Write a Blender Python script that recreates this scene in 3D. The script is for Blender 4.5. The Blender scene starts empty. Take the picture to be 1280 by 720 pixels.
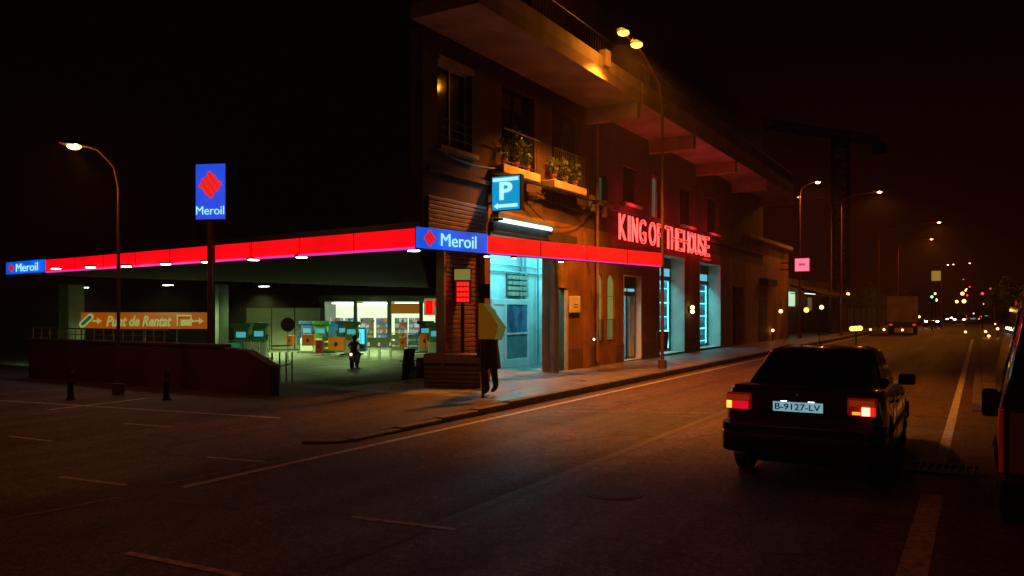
import bpy, bmesh, math, random
from mathutils import Vector, Matrix
random.seed(7)
C = bpy.context.scene.collection
SC = bpy.context.scene
# ------------------------------------------------------------------ camera
F = 990.0; HOR = 388.0; CX = 640.0; CH = 1.9
YAW = math.atan((1225-640)/F)
FW = Vector((-math.sin(YAW), math.cos(YAW), 0)); RT = Vector((math.cos(YAW), math.sin(YAW), 0))
cam = bpy.data.cameras.new('camera'); cam.sensor_width = 36; cam.lens = 36*F/1280
cam.shift_y = (HOR-360)/1280.0; cam.clip_end = 3000; cam.clip_start = 0.05
camo = bpy.data.objects.new('camera', cam); C.objects.link(camo)
camo.location = (0, 0, CH); camo.rotation_euler = (math.radians(90), 0, YAW)
SC.camera = camo
# ------------------------------------------------------------------ world: town glow on a night sky
w = bpy.data.worlds.new('World'); SC.world = w; w.use_nodes = True
nt = w.node_tree; nt.nodes.clear()
out = nt.nodes.new('ShaderNodeOutputWorld'); bg = nt.nodes.new('ShaderNodeBackground')
tc = nt.nodes.new('ShaderNodeTexCoord'); sx = nt.nodes.new('ShaderNodeSeparateXYZ')
mp = nt.nodes.new('ShaderNodeMapRange'); mp.inputs[1].default_value = 0.0; mp.inputs[2].default_value = 0.38
mp.interpolation_type = 'SMOOTHSTEP'
dp = nt.nodes.new('ShaderNodeVectorMath'); dp.operation = 'DOT_PRODUCT'; dp.inputs[1].default_value = (-0.1, 0.99, 0)
m2 = nt.nodes.new('ShaderNodeMapRange'); m2.inputs[1].default_value = 0.80; m2.inputs[2].default_value = 1.0
mx = nt.nodes.new('ShaderNodeMix'); mx.data_type = 'RGBA'
mx2 = nt.nodes.new('ShaderNodeMix'); mx2.data_type = 'RGBA'
nt.links.new(tc.outputs['Generated'], sx.inputs[0]); nt.links.new(sx.outputs['Z'], mp.inputs[0])
nt.links.new(tc.outputs['Generated'], dp.inputs[0]); nt.links.new(dp.outputs['Value'], m2.inputs[0])
nt.links.new(m2.outputs[0], mx2.inputs[0])
mx2.inputs[6].default_value = (0.0011, 0.0003, 0.0002, 1); mx2.inputs[7].default_value = (0.010, 0.0010, 0.0003, 1)
nt.links.new(mx2.outputs[2], mx.inputs[6]); nt.links.new(mp.outputs[0], mx.inputs[0])
mx.inputs[7].default_value = (0.0009, 0.0003, 0.0002, 1)
nt.links.new(mx.outputs[2], bg.inputs[0]); bg.inputs[1].default_value = 1.0
nt.links.new(bg.outputs[0], out.inputs[0])
SC.view_settings.view_transform = 'Standard'; SC.view_settings.look = 'None'
SC.view_settings.exposure = 0.0; SC.view_settings.gamma = 1.0
SC.cycles.use_denoising = True
SC.cycles.max_bounces = 6; SC.cycles.diffuse_bounces = 3; SC.cycles.sample_clamp_indirect = 3.0

# ------------------------------------------------------------------ pixel geometry of the photograph (1280x720)
def P(px, py, d):
    return Vector((0, 0, CH)) + FW*d + RT*((px-CX)/F*d) + Vector((0, 0, (HOR-py)/F*d))
def G(px, py, z=0.0):
    d = (CH-z)*F/(py-HOR); p = P(px, py, d); p.z = z; return p
def ratio(px):
    u = (px-CX)/F
    return (-math.sin(YAW)+math.cos(YAW)*u)/(math.cos(YAW)+math.sin(YAW)*u)
XF = -10.5                                      # plane of the street front
def FY(px, X=XF): return X/ratio(px)
def dep(X, Y): return -X*math.sin(YAW)+Y*math.cos(YAW) if False else X*FW.x+Y*FW.y
def FZ(px, py, X=XF):
    return CH+(HOR-py)/F*dep(X, FY(px, X))

# ------------------------------------------------------------------ materials
MC = {}
def mat(name, col, rough=0.7, metal=0.0, amt=0.25, scale=3.0, bump=0.0, bscale=60.0, emit=0.0, ecol=None, spec=None, coat=0.0):
    if name in MC: return MC[name]
    m = bpy.data.materials.new(name); m.use_nodes = True; n = m.node_tree; b = n.nodes['Principled BSDF']
    b.inputs['Roughness'].default_value = rough; b.inputs['Metallic'].default_value = metal
    if spec is not None: b.inputs['Specular IOR Level'].default_value = spec
    if coat: b.inputs['Coat Weight'].default_value = coat; b.inputs['Coat Roughness'].default_value = 0.05
    t = n.nodes.new('ShaderNodeTexCoord')
    no = n.nodes.new('ShaderNodeTexNoise'); no.inputs['Scale'].default_value = scale; no.inputs['Detail'].default_value = 6
    n.links.new(t.outputs['Object'], no.inputs['Vector'])
    r = n.nodes.new('ShaderNodeMapRange'); r.inputs[1].default_value = 0.3; r.inputs[2].default_value = 0.7
    r.inputs[3].default_value = 1-amt; r.inputs[4].default_value = 1+amt
    n.links.new(no.outputs['Fac'], r.inputs[0])
    v = n.nodes.new('ShaderNodeVectorMath'); v.operation = 'SCALE'; v.inputs[0].default_value = col[:3]
    src = r.outputs[0]
    if 'render' in name or 'slab' in name or 'plaster' in name or 'parapet' in name:      # rain streaks and stains
        mp_ = n.nodes.new('ShaderNodeMapping'); mp_.inputs['Scale'].default_value = (1.3, 1.3, .3); n.links.new(t.outputs['Object'], mp_.inputs[0])
        n2 = n.nodes.new('ShaderNodeTexNoise'); n2.inputs['Scale'].default_value = 1; n2.inputs['Detail'].default_value = 7; n.links.new(mp_.outputs[0], n2.inputs['Vector'])
        r2 = n.nodes.new('ShaderNodeMapRange'); r2.inputs[1].default_value = .42; r2.inputs[2].default_value = .6; r2.inputs[3].default_value = .8; r2.inputs[4].default_value = 1.06
        n.links.new(n2.outputs['Fac'], r2.inputs[0]); mm_ = n.nodes.new('ShaderNodeMath'); mm_.operation = 'MULTIPLY'
        n.links.new(src, mm_.inputs[0]); n.links.new(r2.outputs[0], mm_.inputs[1]); src = mm_.outputs[0]
    n.links.new(src, v.inputs['Scale']); n.links.new(v.outputs[0], b.inputs['Base Color'])
    if bump:
        nb = n.nodes.new('ShaderNodeTexNoise'); nb.inputs['Scale'].default_value = bscale; nb.inputs['Detail'].default_value = 3
        n.links.new(t.outputs['Object'], nb.inputs['Vector'])
        bu = n.nodes.new('ShaderNodeBump'); bu.inputs['Strength'].default_value = bump; bu.inputs['Distance'].default_value = 0.02
        n.links.new(nb.outputs['Fac'], bu.inputs['Height']); n.links.new(bu.outputs[0], b.inputs['Normal'])
    if emit:
        b.inputs['Emission Color'].default_value = (*(ecol or col)[:3], 1); b.inputs['Emission Strength'].default_value = emit
    MC[name] = m; return m
def glass(name, col=(0.9, 0.95, 0.95), rough=0.02):
    if name in MC: return MC[name]
    m = bpy.data.materials.new(name); m.use_nodes = True; n = m.node_tree; n.nodes.clear()
    o = n.nodes.new('ShaderNodeOutputMaterial'); tr = n.nodes.new('ShaderNodeBsdfTransparent'); gl = n.nodes.new('ShaderNodeBsdfGlossy')
    tr.inputs[0].default_value = (*col, 1); gl.inputs['Roughness'].default_value = rough
    fr = n.nodes.new('ShaderNodeFresnel'); fr.inputs[0].default_value = 1.5
    ms = n.nodes.new('ShaderNodeMixShader')
    ge = n.nodes.new('ShaderNodeNewGeometry'); sb = n.nodes.new('ShaderNodeMath'); sb.operation = 'SUBTRACT'; sb.inputs[0].default_value = 1
    mu = n.nodes.new('ShaderNodeMath'); mu.operation = 'MULTIPLY'; n.links.new(ge.outputs['Backfacing'], sb.inputs[1]); n.links.new(fr.outputs[0], mu.inputs[0]); n.links.new(sb.outputs[0], mu.inputs[1])
    n.links.new(mu.outputs[0], ms.inputs[0]); n.links.new(tr.outputs[0], ms.inputs[1]); n.links.new(gl.outputs[0], ms.inputs[2])
    n.links.new(ms.outputs[0], o.inputs[0]); MC[name] = m; return m
def emat(name, col, s): return mat(name, (0.05, 0.05, 0.05), 0.5, emit=s, ecol=col)

def asphalt(name, base, amt=0.2, rough=(0.5, 0.75), crack=1.0):
    m = bpy.data.materials.new(name); m.use_nodes = True; n = m.node_tree; b = n.nodes['Principled BSDF']; L = n.links.new
    t = n.nodes.new('ShaderNodeTexCoord')
    def noise(s, d=4, vec=None):
        x = n.nodes.new('ShaderNodeTexNoise'); x.inputs['Scale'].default_value = s; x.inputs['Detail'].default_value = d
        L(vec or t.outputs['Object'], x.inputs['Vector']); return x
    def mul(a, bb, op='MULTIPLY'):
        x = n.nodes.new('ShaderNodeMath'); x.operation = op
        for i, q in enumerate((a, bb)):
            if isinstance(q, (int, float)): x.inputs[i].default_value = q
            else: L(q, x.inputs[i])
        return x.outputs[0]
    def rng(src, a, bb, lo=0.3, hi=0.7):
        x = n.nodes.new('ShaderNodeMapRange'); x.inputs[1].default_value = lo; x.inputs[2].default_value = hi
        x.inputs[3].default_value = a; x.inputs[4].default_value = bb; L(src, x.inputs[0]); return x.outputs[0]
    big = noise(0.22, 7); mid = noise(1.6, 9); fine = noise(34, 4); fine2 = noise(120, 2)
    # tyre tracks: stretched noise along the street
    mpn = n.nodes.new('ShaderNodeMapping'); mpn.inputs['Scale'].default_value = (1.6, 0.05, 1); L(t.outputs['Object'], mpn.inputs['Vector'])
    trk = noise(1.0, 4, mpn.outputs[0])
    # cracks: thin cell edges, warped, only in places
    wn = noise(0.9, 5); wv = n.nodes.new('ShaderNodeVectorMath'); wv.operation = 'ADD'
    ws = n.nodes.new('ShaderNodeVectorMath'); ws.operation = 'SCALE'; ws.inputs['Scale'].default_value = 1.3; L(wn.outputs['Color'], ws.inputs[0])
    L(t.outputs['Object'], wv.inputs[0]); L(ws.outputs[0], wv.inputs[1])
    vo = n.nodes.new('ShaderNodeTexVoronoi'); vo.feature = 'DISTANCE_TO_EDGE'; vo.inputs['Scale'].default_value = 0.55; L(wv.outputs[0], vo.inputs['Vector'])
    cm = rng(big.outputs['Fac'], 0.0, 0.03*crack, 0.42, 0.55)
    ck = n.nodes.new('ShaderNodeMath'); ck.operation = 'LESS_THAN'; L(vo.outputs['Distance'], ck.inputs[0]); L(cm, ck.inputs[1])
    st = n.nodes.new('ShaderNodeTexVoronoi'); st.inputs['Scale'].default_value = 75; L(t.outputs['Object'], st.inputs['Vector'])
    f = mul(mul(rng(big.outputs['Fac'], 1-amt, 1+amt), rng(mid.outputs['Fac'], 0.82, 1.18)), mul(rng(fine.outputs['Fac'], 0.35, 1.7), rng(fine2.outputs['Fac'], 0.45, 1.7)))
    for sc_, lo_, hi_ in ((16, 0.72, 1.32), (44, 0.45, 1.75)):
        vc = n.nodes.new('ShaderNodeTexVoronoi'); vc.inputs['Scale'].default_value = sc_; L(t.outputs['Object'], vc.inputs['Vector'])
        sp_ = n.nodes.new('ShaderNodeSeparateColor'); L(vc.outputs['Color'], sp_.inputs[0]); f = mul(f, rng(sp_.outputs[0], lo_, hi_, 0.1, 0.95))
    f = mul(f, rng(trk.outputs['Fac'], 0.7, 1.3)); f = mul(f, mul(1.0, mul(ck.outputs[0], 0.45), 'SUBTRACT'))
    v = n.nodes.new('ShaderNodeVectorMath'); v.operation = 'SCALE'; v.inputs[0].default_value = base
    L(f, v.inputs['Scale']); L(v.outputs[0], b.inputs['Base Color'])
    L(mul(rng(fine.outputs['Fac'], rough[0], rough[1]), rng(trk.outputs['Fac'], 1.15, 0.85)), b.inputs['Roughness'])
    bu = n.nodes.new('ShaderNodeBump'); bu.inputs['Strength'].default_value = 1.0; bu.inputs['Distance'].default_value = 0.012
    h = mul(mul(fine.outputs['Fac'], mul(st.outputs['Distance'], 0.8), 'ADD'), mul(ck.outputs[0], 0.6), 'SUBTRACT'); L(h, bu.inputs['Height']); L(bu.outputs[0], b.inputs['Normal'])
    return m
def tiles(name, base, sc=1.0, mortar=0.4, rough=0.45, w_=0.4, h_=0.4):
    m = bpy.data.materials.new(name); m.use_nodes = True; n = m.node_tree; b = n.nodes['Principled BSDF']; L = n.links.new
    t = n.nodes.new('ShaderNodeTexCoord'); br = n.nodes.new('ShaderNodeTexBrick'); br.offset = 0.0
    br.inputs['Scale'].default_value = sc; br.inputs['Brick Width'].default_value = w_; br.inputs['Row Height'].default_value = h_
    br.inputs['Mortar Size'].default_value = 0.012
    br.inputs['Color1'].default_value = (*[c*0.8 for c in base], 1); br.inputs['Color2'].default_value = (*[c*1.15 for c in base], 1)
    br.inputs['Mortar'].default_value = (*[c*mortar for c in base], 1)
    L(t.outputs['Object'], br.inputs['Vector'])
    no = n.nodes.new('ShaderNodeTexNoise'); no.inputs['Scale'].default_value = 2.2; no.inputs['Detail'].default_value = 7; L(t.outputs['Object'], no.inputs['Vector'])
    mxx = n.nodes.new('ShaderNodeMix'); mxx.data_type = 'RGBA'; mxx.blend_type = 'MULTIPLY'; mxx.inputs[0].default_value = 0.9
    cr = n.nodes.new('ShaderNodeValToRGB'); cr.color_ramp.elements[0].position = 0.35; cr.color_ramp.elements[0].color = (0.35, 0.33, 0.3, 1)
    cr.color_ramp.elements[1].position = 0.62; cr.color_ramp.elements[1].color = (1, 1, 1, 1)
    L(no.outputs['Fac'], cr.inputs[0]); L(br.outputs['Color'], mxx.inputs[6]); L(cr.outputs[0], mxx.inputs[7]); L(mxx.outputs[2], b.inputs['Base Color'])
    r = n.nodes.new('ShaderNodeMapRange'); r.inputs[1].default_value = 0.3; r.inputs[2].default_value = 0.7; r.inputs[3].default_value = rough-0.15; r.inputs[4].default_value = rough+0.3
    L(no.outputs['Fac'], r.inputs[0]); L(r.outputs[0], b.inputs['Roughness'])
    bu = n.nodes.new('ShaderNodeBump'); bu.inputs['Strength'].default_value = 0.5; bu.inputs['Distance'].default_value = 0.01; bu.invert = True
    L(br.outputs['Fac'], bu.inputs['Height']); L(bu.outputs[0], b.inputs['Normal'])
    return m

# ------------------------------------------------------------------ mesh helpers
class MB:
    def __init__(s): s.v = []; s.f = []
    def add(s, vs, fs):
        o = len(s.v); s.v += [Vector(v) for v in vs]; s.f += [[i+o for i in f] for f in fs]; return s
    def box(s, a, b):
        x0, y0, z0 = [min(a[i], b[i]) for i in range(3)]; x1, y1, z1 = [max(a[i], b[i]) for i in range(3)]
        return s.add([(x0,y0,z0),(x1,y0,z0),(x1,y1,z0),(x0,y1,z0),(x0,y0,z1),(x1,y0,z1),(x1,y1,z1),(x0,y1,z1)],
              [(0,3,2,1),(4,5,6,7),(0,1,5,4),(1,2,6,5),(2,3,7,6),(3,0,4,7)])
    def obox(s, o, xd, yd, zd):     # oriented box from corner o
        o = Vector(o); xd = Vector(xd); yd = Vector(yd); zd = Vector(zd)
        vs = [o, o+xd, o+xd+yd, o+yd, o+zd, o+xd+zd, o+xd+yd+zd, o+yd+zd]
        return s.add(vs, [(0,3,2,1),(4,5,6,7),(0,1,5,4),(1,2,6,5),(2,3,7,6),(3,0,4,7)])
    def bbox(s, a, b, r=0.02):       # bevelled box
        bm = bmesh.new(); t = MB().box(a, b); vs = [bm.verts.new(v) for v in t.v]
        for f in t.f: bm.faces.new([vs[i] for i in f])
        bmesh.ops.bevel(bm, geom=bm.edges[:], offset=r, segments=2, affect='EDGES', profile=0.5)
        bm.verts.index_update(); s.add([v.co.copy() for v in bm.verts], [[v.index for v in f.verts] for f in bm.faces]); bm.free(); return s
    def tube(s, pts, r, n=8, cap=True):
        pts = [Vector(p) for p in pts]; rs = r if isinstance(r, (list, tuple)) else [r]*len(pts); vs = []; fs = []
        up = None
        for i, p in enumerate(pts):
            d = (pts[min(i+1, len(pts)-1)]-pts[max(i-1, 0)]).normalized()
            if up is None: up = Vector((0,0,1)) if abs(d.z) < 0.9 else Vector((1,0,0))
            a = d.cross(up).normalized(); b = a.cross(d).normalized(); up = b
            for k in range(n):
                t = 2*math.pi*k/n; vs.append(p+a*(rs[i]*math.cos(t))+b*(rs[i]*math.sin(t)))
        for i in range(len(pts)-1):
            for k in range(n):
                fs.append((i*n+k, i*n+(k+1)%n, (i+1)*n+(k+1)%n, (i+1)*n+k))
        if cap: fs.append(list(range(n))[::-1]); fs.append([(len(pts)-1)*n+k for k in range(n)])
        return s.add(vs, fs)
    def prism(s, poly, ext):        # closed polygon (3-D points) extruded by ext
        poly = [Vector(p) for p in poly]; e = Vector(ext); n = len(poly)
        return s.add(poly+[p+e for p in poly], [list(range(n))[::-1], [n+i for i in range(n)]]+[(i, (i+1)%n, n+(i+1)%n, n+i) for i in range(n)])
    def ball(s, c, r, n=8, m=6, sz=1.0):
        c = Vector(c); vs = [c+Vector((0,0,r*sz))]; fs = []
        for i in range(1, m):
            for k in range(n):
                a = math.pi*i/m; t = 2*math.pi*k/n; vs.append(c+Vector((r*math.sin(a)*math.cos(t), r*math.sin(a)*math.sin(t), r*sz*math.cos(a))))
        vs.append(c-Vector((0,0,r*sz)))
        for k in range(n): fs.append((0, 1+k, 1+(k+1)%n)); fs.append((len(vs)-1, 1+(m-2)*n+(k+1)%n, 1+(m-2)*n+k))
        for i in range(m-2):
            for k in range(n): fs.append((1+i*n+k, 1+(i+1)*n+k, 1+(i+1)*n+(k+1)%n, 1+i*n+(k+1)%n))
        return s.add(vs, fs)
    def leaves(s, c, R, n, size, rnd=random, sq=(1,1,1)):
        for _ in range(n):
            d = Vector((rnd.gauss(0,1), rnd.gauss(0,1), rnd.gauss(0,1))).normalized()*(R*rnd.random()**0.45)
            p = Vector(c)+Vector((d.x*sq[0], d.y*sq[1], d.z*sq[2]))
            a = Vector((rnd.gauss(0,1), rnd.gauss(0,1), rnd.gauss(0,1))).normalized(); b = a.orthogonal().normalized()
            z = size*rnd.uniform(0.6, 1.3)
            s.add([p, p+a*z*0.5+b*z*0.28, p+a*z, p+a*z*0.5-b*z*0.28], [(0,1,2,3)])
        return s
    def build(s, name, m, parent=None, local=False, smooth=False, label=None, bevel=0):
        off = Vector((0,0,0))
        inv = None
        if parent is not None and not local: off = origin(parent); 
        rz = rot(parent) if (parent is not None and not local) else 0
        R = Matrix.Rotation(-rz, 3, 'Z') if rz else None
        vs = [(R @ (v-off)) if R else (v-off) for v in s.v]
        me = bpy.data.meshes.new(name); me.from_pydata([tuple(v) for v in vs], [], s.f); me.update()
        bm = bmesh.new(); bm.from_mesh(me); bmesh.ops.recalc_face_normals(bm, faces=bm.faces[:]) if len(s.f) > 1 else None
        bm.to_mesh(me); bm.free()
        if smooth:
            for p in me.polygons: p.use_smooth = True
            try: me.set_sharp_from_angle(angle=math.radians(40))
            except Exception: pass
        me.materials.append(m); o = bpy.data.objects.new(name, me); C.objects.link(o)
        if parent is not None: o.parent = parent
        if label: o['label'] = label
        if bevel:
            bv = o.modifiers.new('bevel', 'BEVEL'); bv.width = bevel; bv.segments = 2; bv.limit_method = 'ANGLE'
        return o
def origin(o):
    while o.parent is not None: o = o.parent
    return Vector(o.location)
def rot(o):
    while o.parent is not None: o = o.parent
    return o.rotation_euler.z
def thing(name, label, cat, loc=(0,0,0), rz=0, group=None):
    o = bpy.data.objects.new(name, None); C.objects.link(o); o.location = loc; o.rotation_euler = (0,0,rz); o.empty_display_size = 0.2
    o['label'] = label; o['category'] = cat
    if group: o['group'] = group
    return o
def tag(o, label, cat, group=None):
    o['label'] = label; o['category'] = cat
    if group: o['group'] = group
    return o
def struct(o): o['kind'] = 'structure'; return o
def single(mb, name, m, label, cat, group=None, base=None, smooth=False, bevel=0):
    """a thing that is one mesh, origin at its base"""
    if base is None:
        xs = [v.x for v in mb.v]; ys = [v.y for v in mb.v]; zs = [v.z for v in mb.v]
        base = ((min(xs)+max(xs))/2, (min(ys)+max(ys))/2, min(zs))
    b = Vector(base); t = MB(); t.add([v-b for v in mb.v], mb.f)
    o = t.build(name, m, None, smooth=smooth, bevel=bevel); o.location = b
    return tag(o, label, cat, group)
def dup(root, loc=None, rz=None, label=None, group=None):
    r = root.copy(); C.objects.link(r)
    if loc is not None: r.location = loc
    if rz is not None: r.rotation_euler = (0,0,rz)
    if label: r['label'] = label
    if group: r['group'] = group
    for ch in list(root.children):
        c = ch.copy(); C.objects.link(c); c.parent = r
        for g in list(ch.children):
            d = g.copy(); C.objects.link(d); d.parent = c
    return r
def text_mb(s, o, xd, up, width=None, height=None, ext=0.01, bold=0.0, shear=0.0, outline=0.0, spacing=1.0):
    """letters as a mesh; o = lower left, xd = reading direction, up = upward; width and height in metres"""
    cu = bpy.data.curves.new('t', 'FONT'); cu.body = s; cu.size = 1.0; cu.offset = bold; cu.shear = shear; cu.space_character = spacing
    cu.resolution_u = 4
    if outline: cu.fill_mode = 'NONE'; cu.bevel_depth = outline; cu.bevel_resolution = 1
    else: cu.extrude = 0.02
    ob = bpy.data.objects.new('t', cu); C.objects.link(ob)
    dg = bpy.context.evaluated_depsgraph_get(); dg.update()
    me = bpy.data.meshes.new_from_object(ob.evaluated_get(dg)); bpy.data.objects.remove(ob); bpy.data.curves.remove(cu)
    vs = [v.co.copy() for v in me.vertices]; fs = [list(p.vertices) for p in me.polygons]; bpy.data.meshes.remove(me)
    x0 = min(v.x for v in vs); x1 = max(v.x for v in vs); y0 = min(v.y for v in vs); y1 = max(v.y for v in vs)
    z0 = min(v.z for v in vs); z1 = max(v.z for v in vs)
    sy = (height/(y1-y0)) if height else 1; sxx = (width/(x1-x0)) if width else sy
    xd = Vector(xd).normalized(); up = Vector(up).normalized(); nn = xd.cross(up)
    t = MB(); t.add([Vector(o)+xd*((v.x-x0)*sxx)+up*((v.y-y0)*sy)+nn*((v.z-z0)/(max(z1-z0, 1e-6))*(ext)) for v in vs], fs); return t

Z = Vector((0,0,1)); YD = Vector((0,1,0)); XD = Vector((1,0,0))

# ------------------------------------------------------------------ ground
LOT = -1.3
def sst(t): t = max(0, min(1, t)); return t*t*(3-2*t)
def hz(x, y):
    """ground height: flat street, filling station forecourt sunk 1.3 m behind it"""
    return LOT*sst((y-13.2)/13.0)*sst((-10.9-x)/0.9)
def grid(xs, ys, dz=0.0, keep=None):
    t = MB(); vs = []; nx = len(xs)
    for y in ys:
        for x in xs: vs.append((x, y, hz(x, y)+dz))
    fs = []
    for j in range(len(ys)-1):
        for i in range(nx-1):
            if keep is None or keep((xs[i]+xs[i+1])/2, (ys[j]+ys[j+1])/2): fs.append((j*nx+i, j*nx+i+1, (j+1)*nx+i+1, (j+1)*nx+i))
    return t.add(vs, fs)
def fr(a, b, n): return [a+(b-a)*i/n for i in range(n+1)]
M_as = asphalt('asphalt', (0.082, 0.047, 0.027)); M_as2 = asphalt('rough ground', (0.062, 0.04, 0.026)); M_lot = asphalt('forecourt concrete', (0.16, 0.165, 0.15), 0.15, (0.45, 0.7), 0.4)
M_pav = tiles('pavement tiles', (0.24, 0.22, 0.2), 1.0, 0.45, 0.4)
M_kerb = mat('kerb stone', (0.12, 0.11, 0.1), 0.75, amt=0.3, scale=4, bump=0.4)
M_line = mat('worn road paint', (0.5, 0.48, 0.43), 0.6, amt=0.5, scale=14, bump=0.3)
M_line2 = mat('faded road paint', (0.13, 0.12, 0.1), 0.7, amt=0.6, scale=5)
xs = [-900,-500,-250,-140]+fr(-90,-12,39)+fr(-11.8,-10.8,10)+[-10,-5,0,10,30,90,250,500,900]
ys = [-300,-100,-30,0,6]+fr(12,30,24)+fr(34,110,12)+[180,320,600,1000,1800]
struct(grid(xs, ys).build('ground', M_as2, smooth=True))
struct(MB().add([(-7.6,-14,.004),(0.9,-14,.004),(0.9,14.6,.004),(-0.15,17,.004),(-0.15,420,.004),(-7.6,420,.004)],[(0,1,2,3,4,5)]).build('road', M_as))
struct(MB().add([(-70,-2,.004),(-7.6,-2,.004),(-7.6,9.3,.004),(-70,9.3,.004)],[(0,1,2,3)]).build('side_road', M_as))
struct(grid(fr(-60,-11.9,36), fr(14.5,78,44), 0.006).build('forecourt', M_lot, smooth=True))
# pavements with kerbs
def pav(poly, name, z=0.14):
    struct(MB().prism([(x, y, 0.0) for x, y in poly], (0,0,z)).build(name, M_pav))
pav([(-12.5,13.2),(-7.95,13.2),(-7.95,120),(-12.5,120)], 'pavement')
struct(MB().add([(-12.5,13.2,.14),(-7.95,13.2,.14),(-7.95,8.65,.035),(-8.35,8.25,.006),(-12.5,11.2,.006),(-12.5,13.2,-.3),(-7.95,13.2,-.3),(-7.95,8.65,-.1),(-8.35,8.25,-.1),(-12.5,11.2,-.1)],[(0,1,2,3,4),(1,6,7,2),(2,7,8,3),(3,8,9,4),(4,9,5,0)]).build('pavement_ramp', M_as2))
k = MB(); k.prism([(-7.95,8.67,0),(-8.2,8.4,0),(-8.3,8.3,0),(-8.3,8.15,0),(-7.9,8.4,0),(-7.77,8.62,0)], (0,0,0.045))
for i in range(100): k.box((-7.95,8.68+i*1.1,0),(-7.77,8.68+i*1.1+1.085,0.15-.1*max(0,1-i/4.0)+0.004*random.random()))
struct(k.build('kerb', M_kerb, bevel=0.02))
pav([(0.05,17.4),(5,14.2),(9,14.2),(9,120),(0.05,120)], 'pavement')
k = MB()
for i in range(90): k.box((-0.13,17.3+i*1.1,0),(0.05,17.3+i*1.1+1.085,0.15))
k.prism([(-0.13,17.29,0),(0.05,17.3,0),(5,14.15,0),(5,13.95,0)], (0,0,0.15))
struct(k.build('kerb', M_kerb, bevel=0.02))
# painted lines
def ln(a, b, wd, m=M_line, z=0.009, name='road_marking'):
    a = Vector(a); b = Vector(b); d = (b-a).normalized(); n = Vector((-d.y, d.x, 0))*wd/2
    t = MB(); N = 1
    t.add([(a.x-n.x,a.y-n.y,z),(b.x-n.x,b.y-n.y,z),(b.x+n.x,b.y+n.y,z),(a.x+n.x,a.y+n.y,z)],[(0,1,2,3)])
    return struct(t.build(name, m))
ln((-7.35,5.5,0),(-7.35,120,0),0.11); ln((-0.42,4.4,0),(-0.42,9.2,0),0.2); ln((-0.42,11.2,0),(-0.42,60,0),0.13)
M_dim = mat('very worn paint', (0.16,0.14,0.12), 0.7, amt=0.6, scale=8)
for (a, b) in (((75,597),(157,607)),((258,572),(330,578)),((440,647),(570,663)),((158,692),(300,721)),((155,530),(213,534)),((12,546),(64,552))):
    ln(G(*a), G(*b), 0.07, M_line)
ln(G(0,652), G(150,622), 0.08, M_dim); ln(G(205,606), G(345,577), 0.08, M_dim)
ln(G(-80,496), G(412,527), 0.09, M_line); ln(G(60,513), G(185,498), 0.12, M_line)
ln(G(690,514.5), G(905,517), 0.16, M_line2); ln((-4.15,3.5,0),(-4.05,60,0), 0.12, mat('ghost paint', (0.1,0.08,0.062), 0.65, amt=0.5, scale=6), z=0.007)
# patch of smoother asphalt, manhole, gutter grate
struct(MB().add([(-6.9,11.6,.0065),(-4.4,11.4,.0065),(-4.3,13.6,.0065),(-6.8,13.9,.0065)],[(0,1,2,3)]).build('road_patch', asphalt('patched asphalt',(0.038,0.035,0.033))))
mh = G(768,617); t = thing('manhole', 'round cast iron manhole cover set in the road left of the dark saloon car', 'manhole', (mh.x, mh.y, 0.004))
def disc(c, r, h, n=28):
    return MB().prism([(c[0]+r*math.cos(2*math.pi*i/n), c[1]+r*math.sin(2*math.pi*i/n), c[2]) for i in range(n)], (0,0,h))
M_iron = mat('cast iron', (0.03,0.028,0.027), 0.55, 0.6, bump=0.8, bscale=25)
disc((0,0,0),.31,.006).build('rim', M_iron, t, True); disc((0,0,.006),.26,.004).build('cover', mat('dark iron',(0.035,0.03,0.027),0.6,0.3,bump=1,bscale=40), t, True)
gt = MB(); 
for i in range(9): gt.box((-0.72+i*0.08,10.5,.005),(-0.69+i*0.08,11.0,.02))
gt.box((-0.76,10.42,.005),(-0.02,10.5,.022)); gt.box((-0.76,11.0,.005),(-0.02,11.08,.022))
single(gt, 'drain_grate', M_iron, 'slotted iron drain grate in the gutter right of the dark saloon car', 'drain')

GLAMPS = []
# ------------------------------------------------------------------ main building
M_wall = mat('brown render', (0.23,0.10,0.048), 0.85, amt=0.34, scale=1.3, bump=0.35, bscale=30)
M_wall_shade = mat('shaded upper render', (0.07,0.036,0.024), 0.85, amt=0.3, scale=0.9, bump=0.3, bscale=25)  # colour darkened to mimic the unlit upper front
M_slab = mat('slab paint', (0.34,0.25,0.2), 0.8, amt=0.2, scale=1.2, bump=0.2, bscale=20)
M_dark = mat('dark metal', (0.03,0.03,0.032), 0.45, 0.5)
M_frame = mat('grey aluminium', (0.28,0.28,0.28), 0.35, 0.7)
M_white = mat('white paint', (0.75,0.75,0.72), 0.5, amt=0.08)
M_dwin = mat('dark window glass', (0.012,0.014,0.016), 0.08, amt=0.1)
M_gl = glass('clear glass')
YB = FY(555); YU = FY(529); YE = FY(931)
RAYG = Vector((XF, YB, 0)).normalized(); RAYU = Vector((XF, YU, 0)).normalized()
bld = thing('apartment_building', 'long brown apartment block with stepped balconies above a lit garage and clothes shop', 'building', (XF, YB, 0))
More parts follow.
